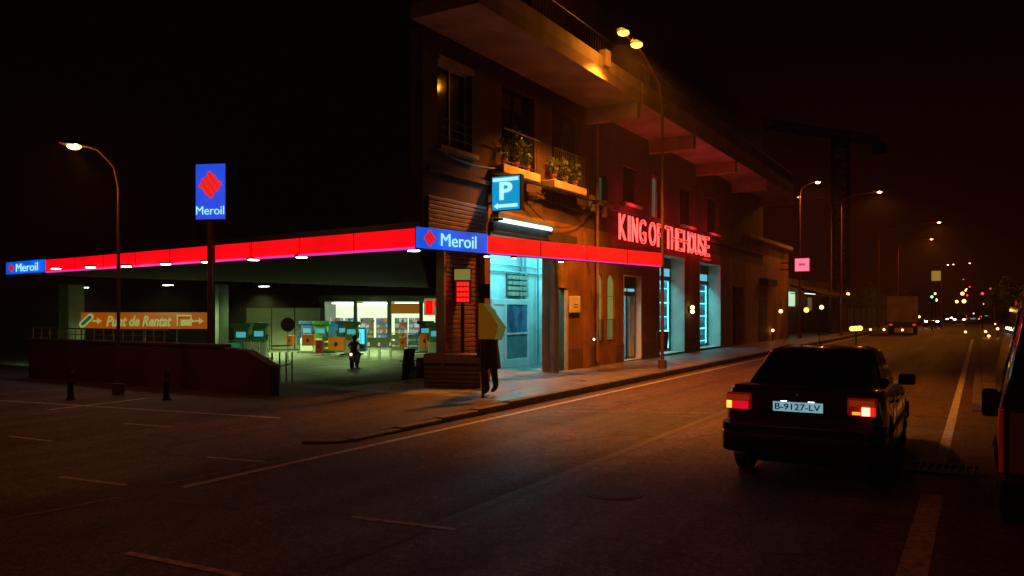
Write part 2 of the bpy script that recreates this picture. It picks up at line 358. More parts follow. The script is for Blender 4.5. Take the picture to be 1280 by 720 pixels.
# openings: (pxa, pxb, zbot, ztop)
OP = [(FY(557),FY(606),0.14,3.5),(FY(613),FY(686),0.14,3.85),(FY(693),FY(708.5),0.14,2.5),(FY(746.5),FY(753.2),0.95,3.08),(FY(759.5),FY(768),0.95,3.08),
      (FY(779.5),FY(801.5),0.16,3.12),(FY(824),FY(855.5),0.2,4.06),(FY(874.5),FY(900.5),0.22,4.02),(FY(916),FY(936 if False else 929.5),0.14,3.1)]
def wall_open(xa, xb, y0, y1, z0, z1, ops):
    t = MB(); y = y0
    for (a, b, c, d) in sorted(ops):
        t.box((xa,y,z0),(xb,a,z1))
        if c > z0: t.box((xa,a,z0),(xb,b,c))
        if d < z1: t.box((xa,a,d),(xb,b,z1))
        y = b
    t.box((xa,y,z0),(xb,y1,z1)); return t
YM = FY(712)
wall_open(XF-0.22, XF, YB, YM, -0.2, 4.45, OP[:3]).build('ground_floor_wall', M_wall, bld); wall_open(XF-0.6, XF, YM, YE, -0.2, 4.45, OP[3:]).build('ground_floor_wall', M_wall, bld)
# flank walls run back along the acute corner
def flank(y, ray, z0, z1, L, name, m):
    a = Vector((XF-0.6, y*(XF-0.6)/XF, 0)); b = Vector((XF, y, 0))
    b2 = b+ray*0.5*0; e = a+ray*L
    t = MB().prism([(a.x, a.y, z0), (XF-0.6, y+0.6, z0), (e.x+0.3, e.y+0.3, z0), (e.x, e.y, z0)], (0,0,z1-z0)); t.build(name, m, bld)
flank(YB, RAYG, LOT-0.4, 4.45, 16, 'flank_wall', M_wall_shade)
# upper floors
UP = [(FY(547),FY(590),5.62,7.55),(FY(627),FY(668),5.6,7.7),(FY(690),FY(727),5.6,7.7),(FY(745),FY(760),5.35,6.3),(FY(778),FY(798),5.6,6.9),(FY(815),FY(826),5.4,6.95),(FY(850),FY(866),5.4,7.0),(FY(884),FY(898),5.4,7.0)]
UY0 = YU
wall_open(XF-0.35, XF, UY0, YE+4, 4.45, 8.15, UP).build('first_floor_wall', M_wall_shade, bld)
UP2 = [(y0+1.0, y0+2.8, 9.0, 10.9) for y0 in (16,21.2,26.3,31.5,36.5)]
wall_open(XF-0.35, XF, UY0, YE+4, 8.5, 12.2, UP2).build('second_floor_wall', M_wall_shade, bld)
MB().prism([(XF,UY0,12.2),(XF,YE+4,12.2),(-22,YE+4,12.2),(-22,UY0+15,12.2)],(0,0,.4)).build('roof', M_wall_shade, bld)
MB().prism([(XF-0.35,UY0,3.5),(XF-.351,UY0+0.5,3.5),(-22+.3,UY0+15.2,3.5),(-22,UY0+15,3.5)],(0,0,8.7)).build('flank_wall', M_wall_shade, bld)
MB().box((-22,UY0+15,3.5),(-21.7,YE+4,12.2)).build('rear_wall', M_wall_shade, bld); MB().box((-19.5,19.5*YB/10.5+.3,-1.7),(-19.3,YE+4,3.5)).build('rear_wall', M_wall_shade, bld); MB().box((-22,YE+4-.3,-0.2),(XF-.6,YE+4,12.2)).build('end_wall', M_wall_shade, bld)
MB().box((XF-0.6,FY(529),3.5),(XF-.003,YB,4.45)).build('corner_soffit', M_wall_shade, bld)
MB().box((XF-6,YB+9,8.15),(XF-.36,YE+4,8.5)).build('floor_slab', M_slab, bld)
# balconies: slab, front parapet, downstand beam at each end
XB = XF+1.73
MP = mat('balcony parapet paint', (0.45,0.36,0.28), 0.8, amt=0.2, scale=2, bump=0.3)
ends = [13.8, 22.5, 27.9, 33.5, 39.2, 45.0]
for i in range(5):
    a, b = ends[i]+(0.12 if i else -0.3), ends[i+1]
    bp = MB().box((XF+.002,a,8.15),(XB,b,8.46)).build('balcony', M_slab, bld)
    MB().box((XB-.14,a,8.46),(XB+.003,b,8.78)).build('parapet', MP, bp)
    MB().box((XF+.002,b-.25,7.68),(XB-.04,b,8.147)).build('beam', M_slab, bp)
    rl = MB(); rl.tube([(XB-.07,a,9.35),(XB-.07,b,9.35)],.025,6)
    for kk in range(int((b-a)/0.16)): rl.tube([(XB-.07,a+.1+kk*.16,8.78),(XB-.07,a+.1+kk*.16,9.35)],.009,4)
    rl.build('railing', M_dark, bp)
MB().bbox((XB-.1,FY(753,XB),8.5),(XB+.12,FY(759,XB),8.95),.02).build('downpipe_head', MP, bld)
# windows of the upper floors
def window(y0, y1, z0, z1, m, blind=None, sill=True, mull=1):
    f = MB(); x = XF-.2; e = .055
    f.box((x-.04,y0,z0),(x+.04,y0+e,z1)); f.box((x-.04,y1-e,z0),(x+.04,y1,z1)); f.box((x-.04,y0+e,z0),(x+.04,y1-e,z0+e)); f.box((x-.04,y0+e,z1-e),(x+.04,y1-e,z1))
    for q in range(mull):
        yc = y0+(y1-y0)*(q+1)/(mull+1); f.box((x-.035,yc-.025,z0+e),(x+.035,yc+.025,z1-e))
    o = f.build('window', m, bld)
    MB().box((x-.012,y0+e,z0+e),(x-.004,y1-e,z1-e)).build('pane', blind or M_dwin, o)
    if sill: MB().bbox((XF-.15,y0-.08,z0-.12),(XF+.16,y1+.08,z0-.002),.015).build('sill', M_slab, o)
    return o
M_wf = mat('pale window frame', (0.45,0.42,0.38), 0.5)
M_green = emat('green lit blind', (0.05,0.28,0.14), 0.16)
M_pale = emat('pale lit curtain', (0.3,0.32,0.22), 0.18)
window(*UP[0], M_wf); window(*UP[1], M_dark, sill=False); window(*UP[2], M_dark, sill=False)
window(*UP[3], M_dark, M_green, mull=0); window(*UP[4], M_dark); window(*UP[5], M_wf, M_pale, mull=0, sill=False); window(*UP[6], M_dark); window(*UP[7], M_dark)
for u in UP2: window(*u, M_dark)
MB().box((XF-.19,FY(547)-.03,7.53),(XF+.07,FY(590)+.03,7.66)).build('lintel', M_slab, bld)
rr = MB()
for zz in (5.85,6.05,6.25): rr.tube([(XF+.05,FY(549),zz),(XF+.05,FY(589),zz)],.012,5)
rr.build('window_guard', M_dark, bld)
# french balconies with plants
M_leaf = mat('balcony leaves', (0.05,0.085,0.03), 0.6, amt=0.4, scale=9); M_pot = mat('terracotta', (0.3,0.12,0.06), 0.8)
rp = random.Random(3)
for q, (pa, pb) in enumerate(((625,671),(689,729))):
    y0, y1 = FY(pa, XF+.3), FY(pb, XF+.3)
    s = MB().bbox((XF+.002,y0,5.3),(XF+.42,y1,5.52),.02).build('balcony', MP, bld)
    rl = MB(); rl.tube([(XF+.38,y0+.02,6.4),(XF+.38,y1-.02,6.4)],.02,6); rl.tube([(XF+.38,y0+.02,5.6),(XF+.38,y1-.02,5.6)],.015,6)
    for kk in range(int((y1-y0)/.12)): rl.tube([(XF+.38,y0+.05+kk*.12,5.52),(XF+.38,y0+.05+kk*.12,6.4)],.008,4)
    rl.build('railing', M_dark, s)
    for k2 in range(3):
        yy = y0+.35+k2*(y1-y0-.7)/2
        pt = thing('potted_plant', ['%s potted plant on the %s balcony above the %s' % (a_, b_, c_) for a_, b_, c_ in
              (('tall left','left','parking sign'),('middle bushy','left','parking sign'),('right hanging','left','parking sign'),
               ('left small','right','fluorescent tube light'),('middle tall','right','fluorescent tube light'),('right leafy','right','fluorescent tube light'))][q*3+k2], 'plant', (XF+.2, yy, 5.52), group='potted plants on the balconies')
        pot = MB().tube([(0,0,0),(0,0,.2)],[.07,.1],10).build('pot', M_pot, pt, True)
        H = rp.uniform(.45,.9)
        lv = MB(); lv.leaves((0,.0,.2+H*.55), H*.55, int(160*H), .13, rp, (.45,.7,1)); lv.build('foliage', M_leaf, pt, True)
        st = MB()
        for _ in range(4): st.tube([(0,0,.15),(rp.uniform(-.06,.06),rp.uniform(-.15,.15),.2+H*.8)],.006,4)
        st.build('stem', M_leaf, pt, True)
# plinth and pilasters
MPL = mat('dark plinth', (0.12,0.06,0.035), 0.7, amt=0.3)
for pa, pb in ((709,727.5),(733.5,746),(769,779),(802,823.5),(856,874)): MB().box((XF+.002,FY(pa),.14),(XF+.035,FY(pb),.75)).build('plinth', MPL, bld)
MB().bbox((XF+.002,FY(728),.14),(XF+.13,FY(733),4.3),.01).build('pilaster', M_wall, bld)
MB().box((XF+.003,FY(612),3.86),(XF+.1,FY(718),4.1)).build('lintel', mat('dark lintel',(0.05,0.04,0.035),0.7), bld)
MB().box((XF+.002,YU+.1,4.98),(XF+.09,YE+3.9,5.08)).build('string_course', M_wall_shade, bld)
MB().tube([(XF+.16,FY(741),.3),(XF+.16,FY(741),8.1)],.05,8).build('downpipe', mat('drainpipe',(0.2,0.12,0.08),0.5), bld)
# corrugated metal screen and closed roller shutter
M_cor = mat('corrugated metal', (0.24,0.17,0.12), 0.4, 0.3, amt=0.2, scale=3)
sc = MB(); y0, y1 = FY(533), FY(606)
for i in range(9): sc.bbox((XF+.01,y0,3.56+i*.1),(XF+.06,y1,3.645+i*.1),.012)
sc.build('louvre_panel', M_cor, bld)
sh = MB()
for i in range(30): sh.bbox((XF-.22,FY(557)+.02,.15+i*.11),(XF-.17,FY(606)-.02,.245+i*.11),.015)
shu = sh.build('roller_shutter', mat('brown shutter slats',(0.19,0.085,0.05),0.45,0.2,amt=0.25), bld)
MB().box((XF-.25,FY(557),.14),(XF-.23,FY(606),3.5)).build('backing', M_dark, shu)
# ---- garage hall
M_ti = tiles('white wall tiles', (0.6,0.62,0.6), 1.0, 0.6, 0.35, .3, .3)
M_gw = mat('white garage wall', (0.62,0.64,0.62), 0.6, amt=0.1, bump=0.1)
gy0, gy1 = OP[1][0]-.9, 24.55
gx = XF-2.2
yq = OP[1][0]-.12; gyb = yq*gx/(XF-.22); gy0 = gyb
g = MB(); g.box((gx-.1,gyb,.0),(gx,gy1,4.0)); g.prism([(XF-.23,yq,0),(gx-.1,gyb,0),(gx-.1,gyb-.1,0),(XF-.23,yq-.1,0)],(0,0,4))
g.build('garage_wall', M_gw, bld); MB().box((gx,gy1,0),(XF-.23,gy1+.1,4.0)).build('tiled_wall', M_ti, bld)
gp = [(XF-.23,yq),(gx,gyb),(gx,gy1),(XF-.23,gy1)]
MB().prism([(x,y,4.0) for x,y in gp],(0,0,.1)).build('garage_ceiling', M_gw, bld)
MB().prism([(x,y,0.0) for x,y in gp],(0,0,.146)).build('garage_floor', M_pav, bld); MB().box((XF-.229,OP[1][0],.142),(XF,OP[1][1],.147)).build('threshold', M_kerb, bld)
for q in range(2):
    lf = MB().box((gx+.35+q*.75,gyb+.3,3.9),(gx+.5+q*.75,gy1-.5,3.99)).build('ceiling_light', M_white, bld)
    MB().box((gx+.37+q*.75,gyb+.35,3.87),(gx+.48+q*.75,gy1-.55,3.899)).build('tube', emat('cyan tube',(0.12,0.75,0.9),14.0), lf)
for q in range(2): GLAMPS.append((gx+1.0,gyb+.6+q*(gy1-gyb-1.4),3.8,85,(0.13,0.80,0.95),1.2))
pp = MB()
pxs = gx+.08
for yy in (gy1-2.6, gy1-2.35, gy1-1.5): pp.tube([(pxs,yy,.15),(pxs,yy,4.0)],.035,8)
pp.tube([(pxs,gy0,3.1),(pxs,gy1,3.1)],.03,8); pp.tube([(pxs,gy0,3.3),(pxs,gy1,3.3)],.02,8)
pp.build('pipework', mat('painted pipe',(0.2,0.32,0.33),0.5), bld)
# facing of items inside garage: on the far (end) wall gy1-plane and back wall
def on_plane(px, py, n, p0):   # ray hit with a vertical plane (n horizontal)
    d = (P(px,py,1.0)-Vector((0,0,CH))); o = Vector((0,0,CH)); t_ = n.dot(p0-o)/n.dot(d); return o+d*t_
n_b = XD; p_b = Vector((gx,0,0))
def BY(px): return on_plane(px, 400, n_b, p_b).y
def BZ(px,py): return on_plane(px,py,n_b,p_b).z
ms = thing('meter_panel', 'rack of small electric meters on the lit garage wall', 'meter panel', (gx, BY(632), BZ(632,372)))
y0,y1 = BY(632),BY(657.5); z0,z1 = BZ(645,371),BZ(645,343)
MB().box((gx+.002,y0,z0),(gx+.05,y1,z1)).build('back_board', mat('brown board',(0.12,0.1,0.07),0.7), ms)
mm = mat('meter casing',(0.4,0.36,0.26),0.5)
for r_ in range(4):
    for c_ in range(6):
        a = y0+.04+c_*(y1-y0-.04)/6; b = z0+.03+r_*(z1-z0-.03)/4
        MB().bbox((gx+.05,a,b),(gx+.13,a+(y1-y0)/6-.06,b+(z1-z0)/4-.06),.008).build('meter', mm, ms)
# glazed inner booth door
bx = gx+.25
def BY2(px): return on_plane(px,400,XD,Vector((bx,0,0))).y
def BZ2(px,py): return on_plane(px,py,XD,Vector((bx,0,0))).z
y0,y1,z1 = BY2(614),BY2(661),BZ2(640,374)
dr = thing('booth_door', 'white framed booth door with blue frosted glass inside the lit garage', 'door', (bx, y0, .146))
f = MB(); e=.13
f.box((bx-.03,y0,.146),(bx+.03,y0+e,z1)); f.box((bx-.03,y1-e,.146),(bx+.03,y1,z1)); f.box((bx-.03,y0+e,z1-e*1.3),(bx+.03,y1-e,z1)); f.box((bx-.03,y0+e,.146),(bx+.03,y1-e,.4)); f.box((bx-.03,y0+e,1.15),(bx+.03,y1-e,1.2))
ym = y0+(y1-y0)*.32; f.box((bx-.03,ym,.4),(bx+.03,ym+.14,z1-e*1.3))
f.build('frame', M_white, dr, bevel=.008)
MB().box((bx-.01,ym+.14,1.2),(bx+.01,y1-e,z1-e*1.3)).build('glass_block', tiles('blue glass blocks',(0.12,0.4,0.75),1.0,.55,.2,.17,.17), dr)
MB().box((bx-.012,y0+e,.4),(bx+.008,ym,z1-e*1.3)).build('side_panel', M_white, dr)
MB().box((bx-.01,ym+.14,.4),(bx+.01,y1-e,1.15)).build('lower_panel', mat('teal panel',(0.06,0.24,0.26),0.5), dr)
# steel gate post by the garage
single(MB().bbox((XF+.05,FY(686.6,XF+.05),.14),(XF+.22,FY(692,XF+.05),3.85),.012), 'gate_post', mat('grey steel post',(0.12,0.12,0.12),0.5,0.6), 'dark steel post between the lit garage opening and the narrow tiled doorway', 'post')
# narrow white tiled doorway
y0,y1 = OP[2][0],OP[2][1]
MB().box((XF-.02,y1-.14,.14),(XF+.05,y1-.002,2.5)).build('door_jamb', mat('pale jamb',(0.5,0.42,0.3),0.6), bld)
MB().box((XF+.003,FY(694),2.56),(XF+.03,FY(708),3.8)).build('tiled_panel', tiles('ochre tiles',(0.4,0.22,0.09),1.0,.5,.5,.25,.25), bld)
# fluorescent tube light over the garage
fl = thing('tube_light', 'long fluorescent tube light fixed over the garage opening', 'light', (XF, FY(616), 4.2))
MB().bbox((XF+.01,FY(614),4.22),(XF+.22,FY(686),4.36),.02).build('housing', mat('grey lamp housing',(0.16,0.16,0.16),.5), fl)
MB().tube([(XF+.2,FY(616),4.16),(XF+.2,FY(681),4.16)],.05,8).build('tube', emat('white cyan tube',(0.45,0.95,1.0),3), fl)
MB().prism([(XF+.03,FY(615),4.2),(XF+.3,FY(615),4.2),(XF+.34,FY(615),4.14),(XF+.03,FY(615),4.12)],(0,.02,0)).build('end_cap', M_dark, fl)
# parking sign, faces along the street
ys_ = FY(609); xa, xb = XF+.12, XF+.12+.84
pz0, pz1 = FZ(609,265.5), FZ(609,221)
ps = thing('parking_sign', 'lit blue parking sign with a white P and an arrow, above the garage', 'sign', (XF, ys_, pz0))
MB().bbox((xa,ys_,pz0),(xb,ys_+.16,pz1),.015).build('box', M_dark, ps)
MB().box((xa+.03,ys_-.006,pz0+.03),(xb-.03,ys_-.001,pz1-.03)).build('face', emat('parking blue',(0.0,0.30,0.62),1.0), ps)
WE = emat('sign white',(0.42,0.9,1.0),1.1)
text_mb('P',(xa+.26,ys_-.03,pz0+.27),XD,Z,.36,.44,.015,.03).build('letter', WE, ps)
MB().box((xa+.06,ys_-.03,pz1-.15),(xb-.06,ys_-.015,pz1-.07)).build('stripe', WE, ps)
zc = pz0+.13
MB().prism([(xa+.08,ys_-.03,zc),(xa+.2,ys_-.03,zc+.075),(xa+.2,ys_-.03,zc+.04),(xb-.08,ys_-.03,zc+.04),(xb-.08,ys_-.03,zc-.04),(xa+.2,ys_-.03,zc-.04),(xa+.2,ys_-.03,zc-.075)],(0,.015,0)).build('arrow', WE, ps)
MB().box((XF,ys_+.05,pz0+.2),(xa,ys_+.1,pz0+.25)).box((XF,ys_+.05,pz1-.25),(xa,ys_+.1,pz1-.2)).build('bracket', M_dark, ps)
# wires and service boxes along the front
def wire(pts, sag, lab, r=.014):
    t = MB(); q = []
    for a, b in zip(pts[:-1], pts[1:]):
        a = Vector(a); b = Vector(b)
        for i in range(10):
            s_ = i/10; p = a.lerp(b, s_); p.z -= sag*4*s_*(1-s_); q.append(p)
    q.append(Vector(pts[-1])); t.tube(q, r, 5)
    single(t, 'cable', M_dark, lab, 'cable', 'cables looped along the brown wall')
def W(px,py,o=.1): return (XF+o, FY(px), FZ(px,py))
wire([W(545,192,.2),W(610,212,.2),W(690,236,.2),W(742,252,.2)],.08,'thick cable running just under the two plant balconies',.03)
wire([W(640,228),W(680,238),W(738,256)],.35,'upper thin cable looping between parking sign and downpipe')
wire([W(645,240),W(738,262)],.75,'lower thin cable hanging deepest between parking sign and downpipe')
wire([W(672,238),W(700,250),W(740,262)],.25,'short cable drooping beside the downpipe')
wire([W(742,256,.12),W(800,270,.12),W(900,300,.12)],.06,'cable running from the downpipe to behind the red neon letters',.02)
wire([W(640,234,.15),W(664,240,.15),W(700,247,.15),W(742,258,.15)],.12,'middle thin cable swagged in three loops under the balconies')
for (px, py, hh, lab) in ((735,250,.5,'left of the downpipe, with cables'),(750,258,.55,'right of the downpipe, nearest the red neon letters')):
    b0 = W(px,py+14,.02)
    single(MB().bbox((XF+.02,b0[1],b0[2]),(XF+.16,b0[1]+.22,b0[2]+hh),.015),'junction_box',mat('junction box',(0.28,0.2,0.14),0.6),'small pale junction box '+lab,'junction box')
# notice box on the wall
nb = thing('notice_case', 'white notice case on the brown wall right of the narrow tiled doorway', 'notice', (XF, FY(710), FZ(710,391)))
MB().bbox((XF+.004,FY(710.5),FZ(716,391)),(XF+.07,FY(723),FZ(716,370)),.015).build('frame', M_white, nb)
MB().box((XF+.071,FY(712),FZ(716,389)),(XF+.075,FY(721.5),FZ(716,372.5))).build('sheet', mat('paper',(0.7,0.68,0.6),0.7), nb)
MB().box((XF+.076,FY(714.5),1.98),(XF+.078,FY(719.5),2.01)).box((XF+.076,FY(714.5),2.06),(XF+.078,FY(719.5),2.09)).build('print', M_dark, nb)
# arched windows lit from inside
M_arch = emat('green yellow blind', (0.32,0.42,0.12), 0.42)
for q in (3,4):
    y0,y1,z0,z1 = OP[q]
    r = (y1-y0)/2; yc = (y0+y1)/2
    pg = [(XF-.08,y0,z0),(XF-.08,y1,z0)]+[(XF-.08,yc+r*math.cos(a),z1-r+r*math.sin(a)) for a in [math.pi*i/10 for i in range(11)]]
    o = MB().prism(pg,(.02,0,0)).build('window', M_arch, bld)
    ar = MB()
    for sgn in (0,1):
        cor = (XF-.055, y1 if sgn==0 else y0, z1)
        arc = [(XF-.055,yc+r*math.cos(a),z1-r+r*math.sin(a)) for a in [(math.pi/2)*(i/6)+(math.pi/2 if sgn else 0) for i in range(7)]]
        ar.prism([cor]+arc if sgn==0 else [cor]+arc[::1],(.052,0,0))
    ar.build('arch_head', M_wall, o)
    gr = MB()
    for zz in (z0+.05,z0+.65): gr.tube([(XF+.03,y0-.03,zz),(XF+.03,y1+.03,zz)],.014,5)
    for kk in range(6): yy=y0+(y1-y0)*kk/5; gr.tube([(XF+.03,yy,z0+.05),(XF+.03,yy,z0+.65)],.009,4)
    gr.build('guard_rail', M_dark, o)
    MB().box((XF-.058,y0,z0+1.4),(XF-.05,y1,z0+1.42)).build('glazing_bar', M_dark, o)
# shop interior behind door and two windows
sy0, sy1 = OP[5][0]-.4, OP[7][1]+2.1
sxx = XF-4.0
M_shop = mat('shop wall', (0.4,0.5,0.52), 0.6)
s = MB(); s.box((sxx-.1,sy0,0),(sxx,sy1,4.3)); s.box((sxx,sy0-.1,0),(XF-1.0,sy0,4.3)); s.box((sxx,sy1,0),(XF-1.0,sy1+.1,4.3)); s.build('shop_wall', M_shop, bld)
MB().box((sxx,sy0,4.2),(XF-.61,sy1,4.3)).build('shop_ceiling', M_shop, bld); MB().box((sxx,sy0,0.1),(XF-.61,sy1,.19)).build('shop_floor', M_pav, bld)
for q in range(3):
    yy = sy0+1+q*4.2
    lf = MB().box((sxx+1.2,yy,4.1),(sxx+1.5,yy+2.6,4.19)).build('ceiling_light', M_white, bld)
    MB().box((sxx+1.22,yy+.02,4.07),(sxx+1.48,yy+2.58,4.099)).build('diffuser', emat('shop light',(0.08,0.62,0.8),14.0), lf)
for q in range(4): GLAMPS.append((XF-1.3,sy0+1.2+q*3.1,4.05,130,(0.10,0.72,0.92),1.0))
M_rev = mat('pale reveal', (0.7,0.66,0.5), 0.6, amt=0.12, scale=2)
M_strip = emat('blue light strip',(0.0,0.10,0.85),5.0); M_strip2 = emat('cyan light strip',(0.1,0.85,0.9),7.0)
def shopwin(op, nm, door=False):
    y0,y1,z0,z1 = op; xg = XF-(.2 if door else .58)
    rv = MB(); rv.box((xg,y1-.03,z0),(XF+.012,y1+.0,z1)); rv.box((xg,y0,z0),(XF+.012,y0+.03,z1)); rv.box((xg,y0+.03,z1-.03),(XF+.012,y1-.03,z1)); rv.box((xg,y0+.03,z0-.002),(XF+.012,y1-.03,z0+.02))
    rv.build('window_reveal', M_rev, bld)
    f = MB(); e=.07
    zt = z0+(z1-z0)*.76
    zf = z1-.38
    f.box((xg-.05,y0+.03,z0),(xg,y0+.03+e,zf)); f.box((xg-.05,y1-.03-e,z0),(xg,y1-.03,zf)); f.box((xg-.05,y0+.1,zf-e),(xg,y1-.1,zf)); f.box((xg-.05,y0+.1,z0+.02),(xg,y1-.1,z0+.1)); f.box((xg-.05,y0+.1,zt),(xg,y1-.1,zt+.16))
    f.box((xg-.05,y0+.03,zf),(xg,y1-.03,z1-.03)) 
    ym = (y0+y1)/2; f.box((xg-.045,ym-.035,z0+.1),(xg-.005,ym+.035,zf-e))
    o = f.build('shop_door' if door else 'shop_window', mat('dark blue frame',(0.03,0.05,0.07),0.35,0.5), bld)
    MB().box((xg-.03,y0+.1,z0+.1),(xg-.024,ym-.035,zt)).box((xg-.03,ym+.035,z0+.1),(xg-.024,y1-.1,zt)).build('pane', M_gl, o)
    MB().box((xg-.03,y0+.1,zt+.16),(xg-.024,y1-.1,zf-e)).build('fanlight', emat('lit fanlight',(0.16,0.62,0.75),0.85), o)
    if door:
        MB().tube([(xg+.05,ym+.12,1.0),(xg+.05,ym+.12,1.6)],.02,6).build('handle', M_frame, o)
        MB().box((xg-.02,y1-.6,z0+.1),(xg-.01,y1-.18,zt)).build('side_blind', mat('pale slats',(0.5,0.55,0.55),0.5), o)
    # edge light inside the window
    MB().tube([(xg-.08,y1-.14,z0+.15),(xg-.08,y1-.14,zt-.05)],.018,6).build('light_strip', M_strip2, o)
    MB().tube([(xg-.08,y0+.14,z0+.15),(xg-.08,y0+.14,zt-.05)],.018,6).build('light_strip', M_strip, o)
    return o
for q in (5,6,7): shopwin(OP[q], q, q==5)
# display racks with jars of light behind the two windows
rk = random.Random(11)
M_goods = [mat('goods %d'%i, c, 0.5) for i, c in enumerate(((0.5,0.55,0.6),(0.1,0.3,0.5),(0.6,0.6,0.5),(0.08,0.35,0.3),(0.35,0.1,0.12)))]
for q in (6,7):
    y0,y1,z0,z1 = OP[q]
    rkx = XF-1.15
    r0 = thing('display_rack', ['blue lit display rack of folded goods in the nearer tall shop window','blue lit display rack of folded goods in the farther tall shop window'][q-6], 'rack', (rkx,(y0+y1)/2,.19), group='display racks in the shop windows')
    ya, yb = y1-.5, y1+1.5
    f = MB()
    for yy in (ya,yb): f.box((rkx-.35,yy-.02,.19),(rkx-.31,yy+.02,2.95)); f.box((rkx+.0,yy-.02,.19),(rkx+.04,yy+.02,2.95))
    f.build('frame', M_frame, r0)
    for lv in range(5):
        z_ = .45+lv*.6
        so = MB().box((rkx-.35,ya,z_),(rkx+.04,yb,z_+.03)).build('shelf', M_white, r0)
        MB().box((rkx+.02,ya+.03,z_-.04),(rkx+.045,yb-.03,z_-.005)).build('light_strip', M_strip2 if lv%2 else emat('soft cyan strip',(0.1,0.6,0.95),4.0), so)
        yy = ya+.06
        while yy < yb-.2:
            wq = rk.uniform(.1,.24); 
            MB().bbox((rkx-.28,yy,z_+.03),(rkx-.04,yy+wq,z_+.03+rk.uniform(.12,.4)),.02).build('goods', rk.choice(M_goods), so)
            yy += wq+rk.uniform(.02,.12)
# recessed dark doorway with blue frame
y0,y1,z0,z1 = OP[8]
dd = MB().box((XF-.5,y0,.14),(XF-.45,y1,3.1)).build('side_door', mat('blue black door',(0.01,0.03,0.045),0.3), bld)
MB().box((XF-.45,y0+.5,.2),(XF-.42,y0+.62,2.6)).box((XF-.45,y1-.9,.2),(XF-.42,y1-.84,2.6)).build('trim', emat('dim blue trim',(0.02,0.12,0.22),0.35), dd)
MB().ball((XF-.35,y0+.56,2.72),.06).build('lamp', emat('small blue lamp',(0.3,0.7,0.9),1.2), dd)
# twin wall lamp between windows
wl = thing('wall_lamp', 'small twin wall lamp glowing warm between the two tall shop windows', 'lamp', (XF, FY(861), FZ(861,390)))
MB().bbox((XF+.003,FY(860),FZ(861,391)),(XF+.08,FY(862),FZ(861,383)),.01).build('bracket', M_dark, wl)
for py in (384.3,389.5): MB().ball((XF+.16,FY(861),FZ(861,py)),.085,10,8).build('bulb', emat('warm bulb',(1,0.72,0.25),6), wl)
dl = thing('door_light', 'tiny white lamp low on the brown wall left of the arched windows', 'lamp', (XF, FY(737), FZ(737,426)))
MB().ball((XF+.15,FY(737),FZ(737,424)),.035).build('bulb', emat('tiny lamp',(1,0.8,0.55),5), dl); MB().tube([(XF,FY(737),FZ(737,424)),(XF+.12,FY(737),FZ(737,424))],.012,5).build('arm', M_dark, dl)
# litter bin silhouette on the pavement by window one
bn = thing('litter_bin', 'dark litter bin on a post in front of the nearer tall shop window', 'bin', (FY(828,-8.9)*ratio(828), FY(828,-8.9), .14))
MB().tube([(0,0,0),(0,0,.5)],.035,8).build('post', M_dark, bn, True); MB().tube([(0,0,.45),(0,0,.5),(0,0,1.05),(0,0,1.08)],[.1,.17,.2,.17],14).build('bucket', M_dark, bn, True, smooth=True)
MB().tube([(0,0,.0),(0,0,.03)],.14,12).build('foot', M_dark, bn, True)

# ------------------------------------------------------------------ neon letters
ns = thing('neon_sign', 'red neon letters reading KING OF THE HOUSE over the shop windows', 'sign', (XF, FY(766), 4.26))
M_nt = emat('pink neon tube',(1.0,0.03,0.025),8); M_nf = emat('red letter glow',(1.0,0.0,0.004),0.10)
LT = [('K',766.4,775),('I',778,780.2),('N',783,789.5),('G',792,800),('O',804.5,812.8),('F',815,820.7),('T',824.8,832),('H',832.8,838.8),('E',839.8,846),
      ('H',848,854.4),('O',855.3,861.2),('U',862.2,867.3),('S',868.3,873.6),('E',874.8,880.6)]
for c, a, b in LT:
    y0, y1 = FY(a), FY(b)
    lo = text_mb(c,(XF+.16,y0,4.27),YD,Z,y1-y0,.84,.03,-.012).build('letter', M_nf, ns, label='red neon letter '+c)
    text_mb(c,(XF+.2,y0-.01,4.26),YD,Z,y1-y0+.02,.86,.035,-.004,outline=.008).build('tube', M_nt, lo)
rl = MB(); rl.box((XF+.02,FY(766),4.4),(XF+.05,FY(881),4.44)); rl.box((XF+.02,FY(766),4.95),(XF+.05,FY(881),4.99))
for c,a,b in LT: rl.box((XF+.002,FY((a+b)/2)-.02,4.4),(XF+.155,FY((a+b)/2)+.02,4.44))
rl.build('rail', M_dark, ns)
single(MB().bbox((XF+.003,FY(878),4.12),(XF+.1,FY(886),4.2),.01),'transformer_box',emat('red pilot box',(1,0.02,0.02),.5),'small red glowing box under the last neon letter','box')

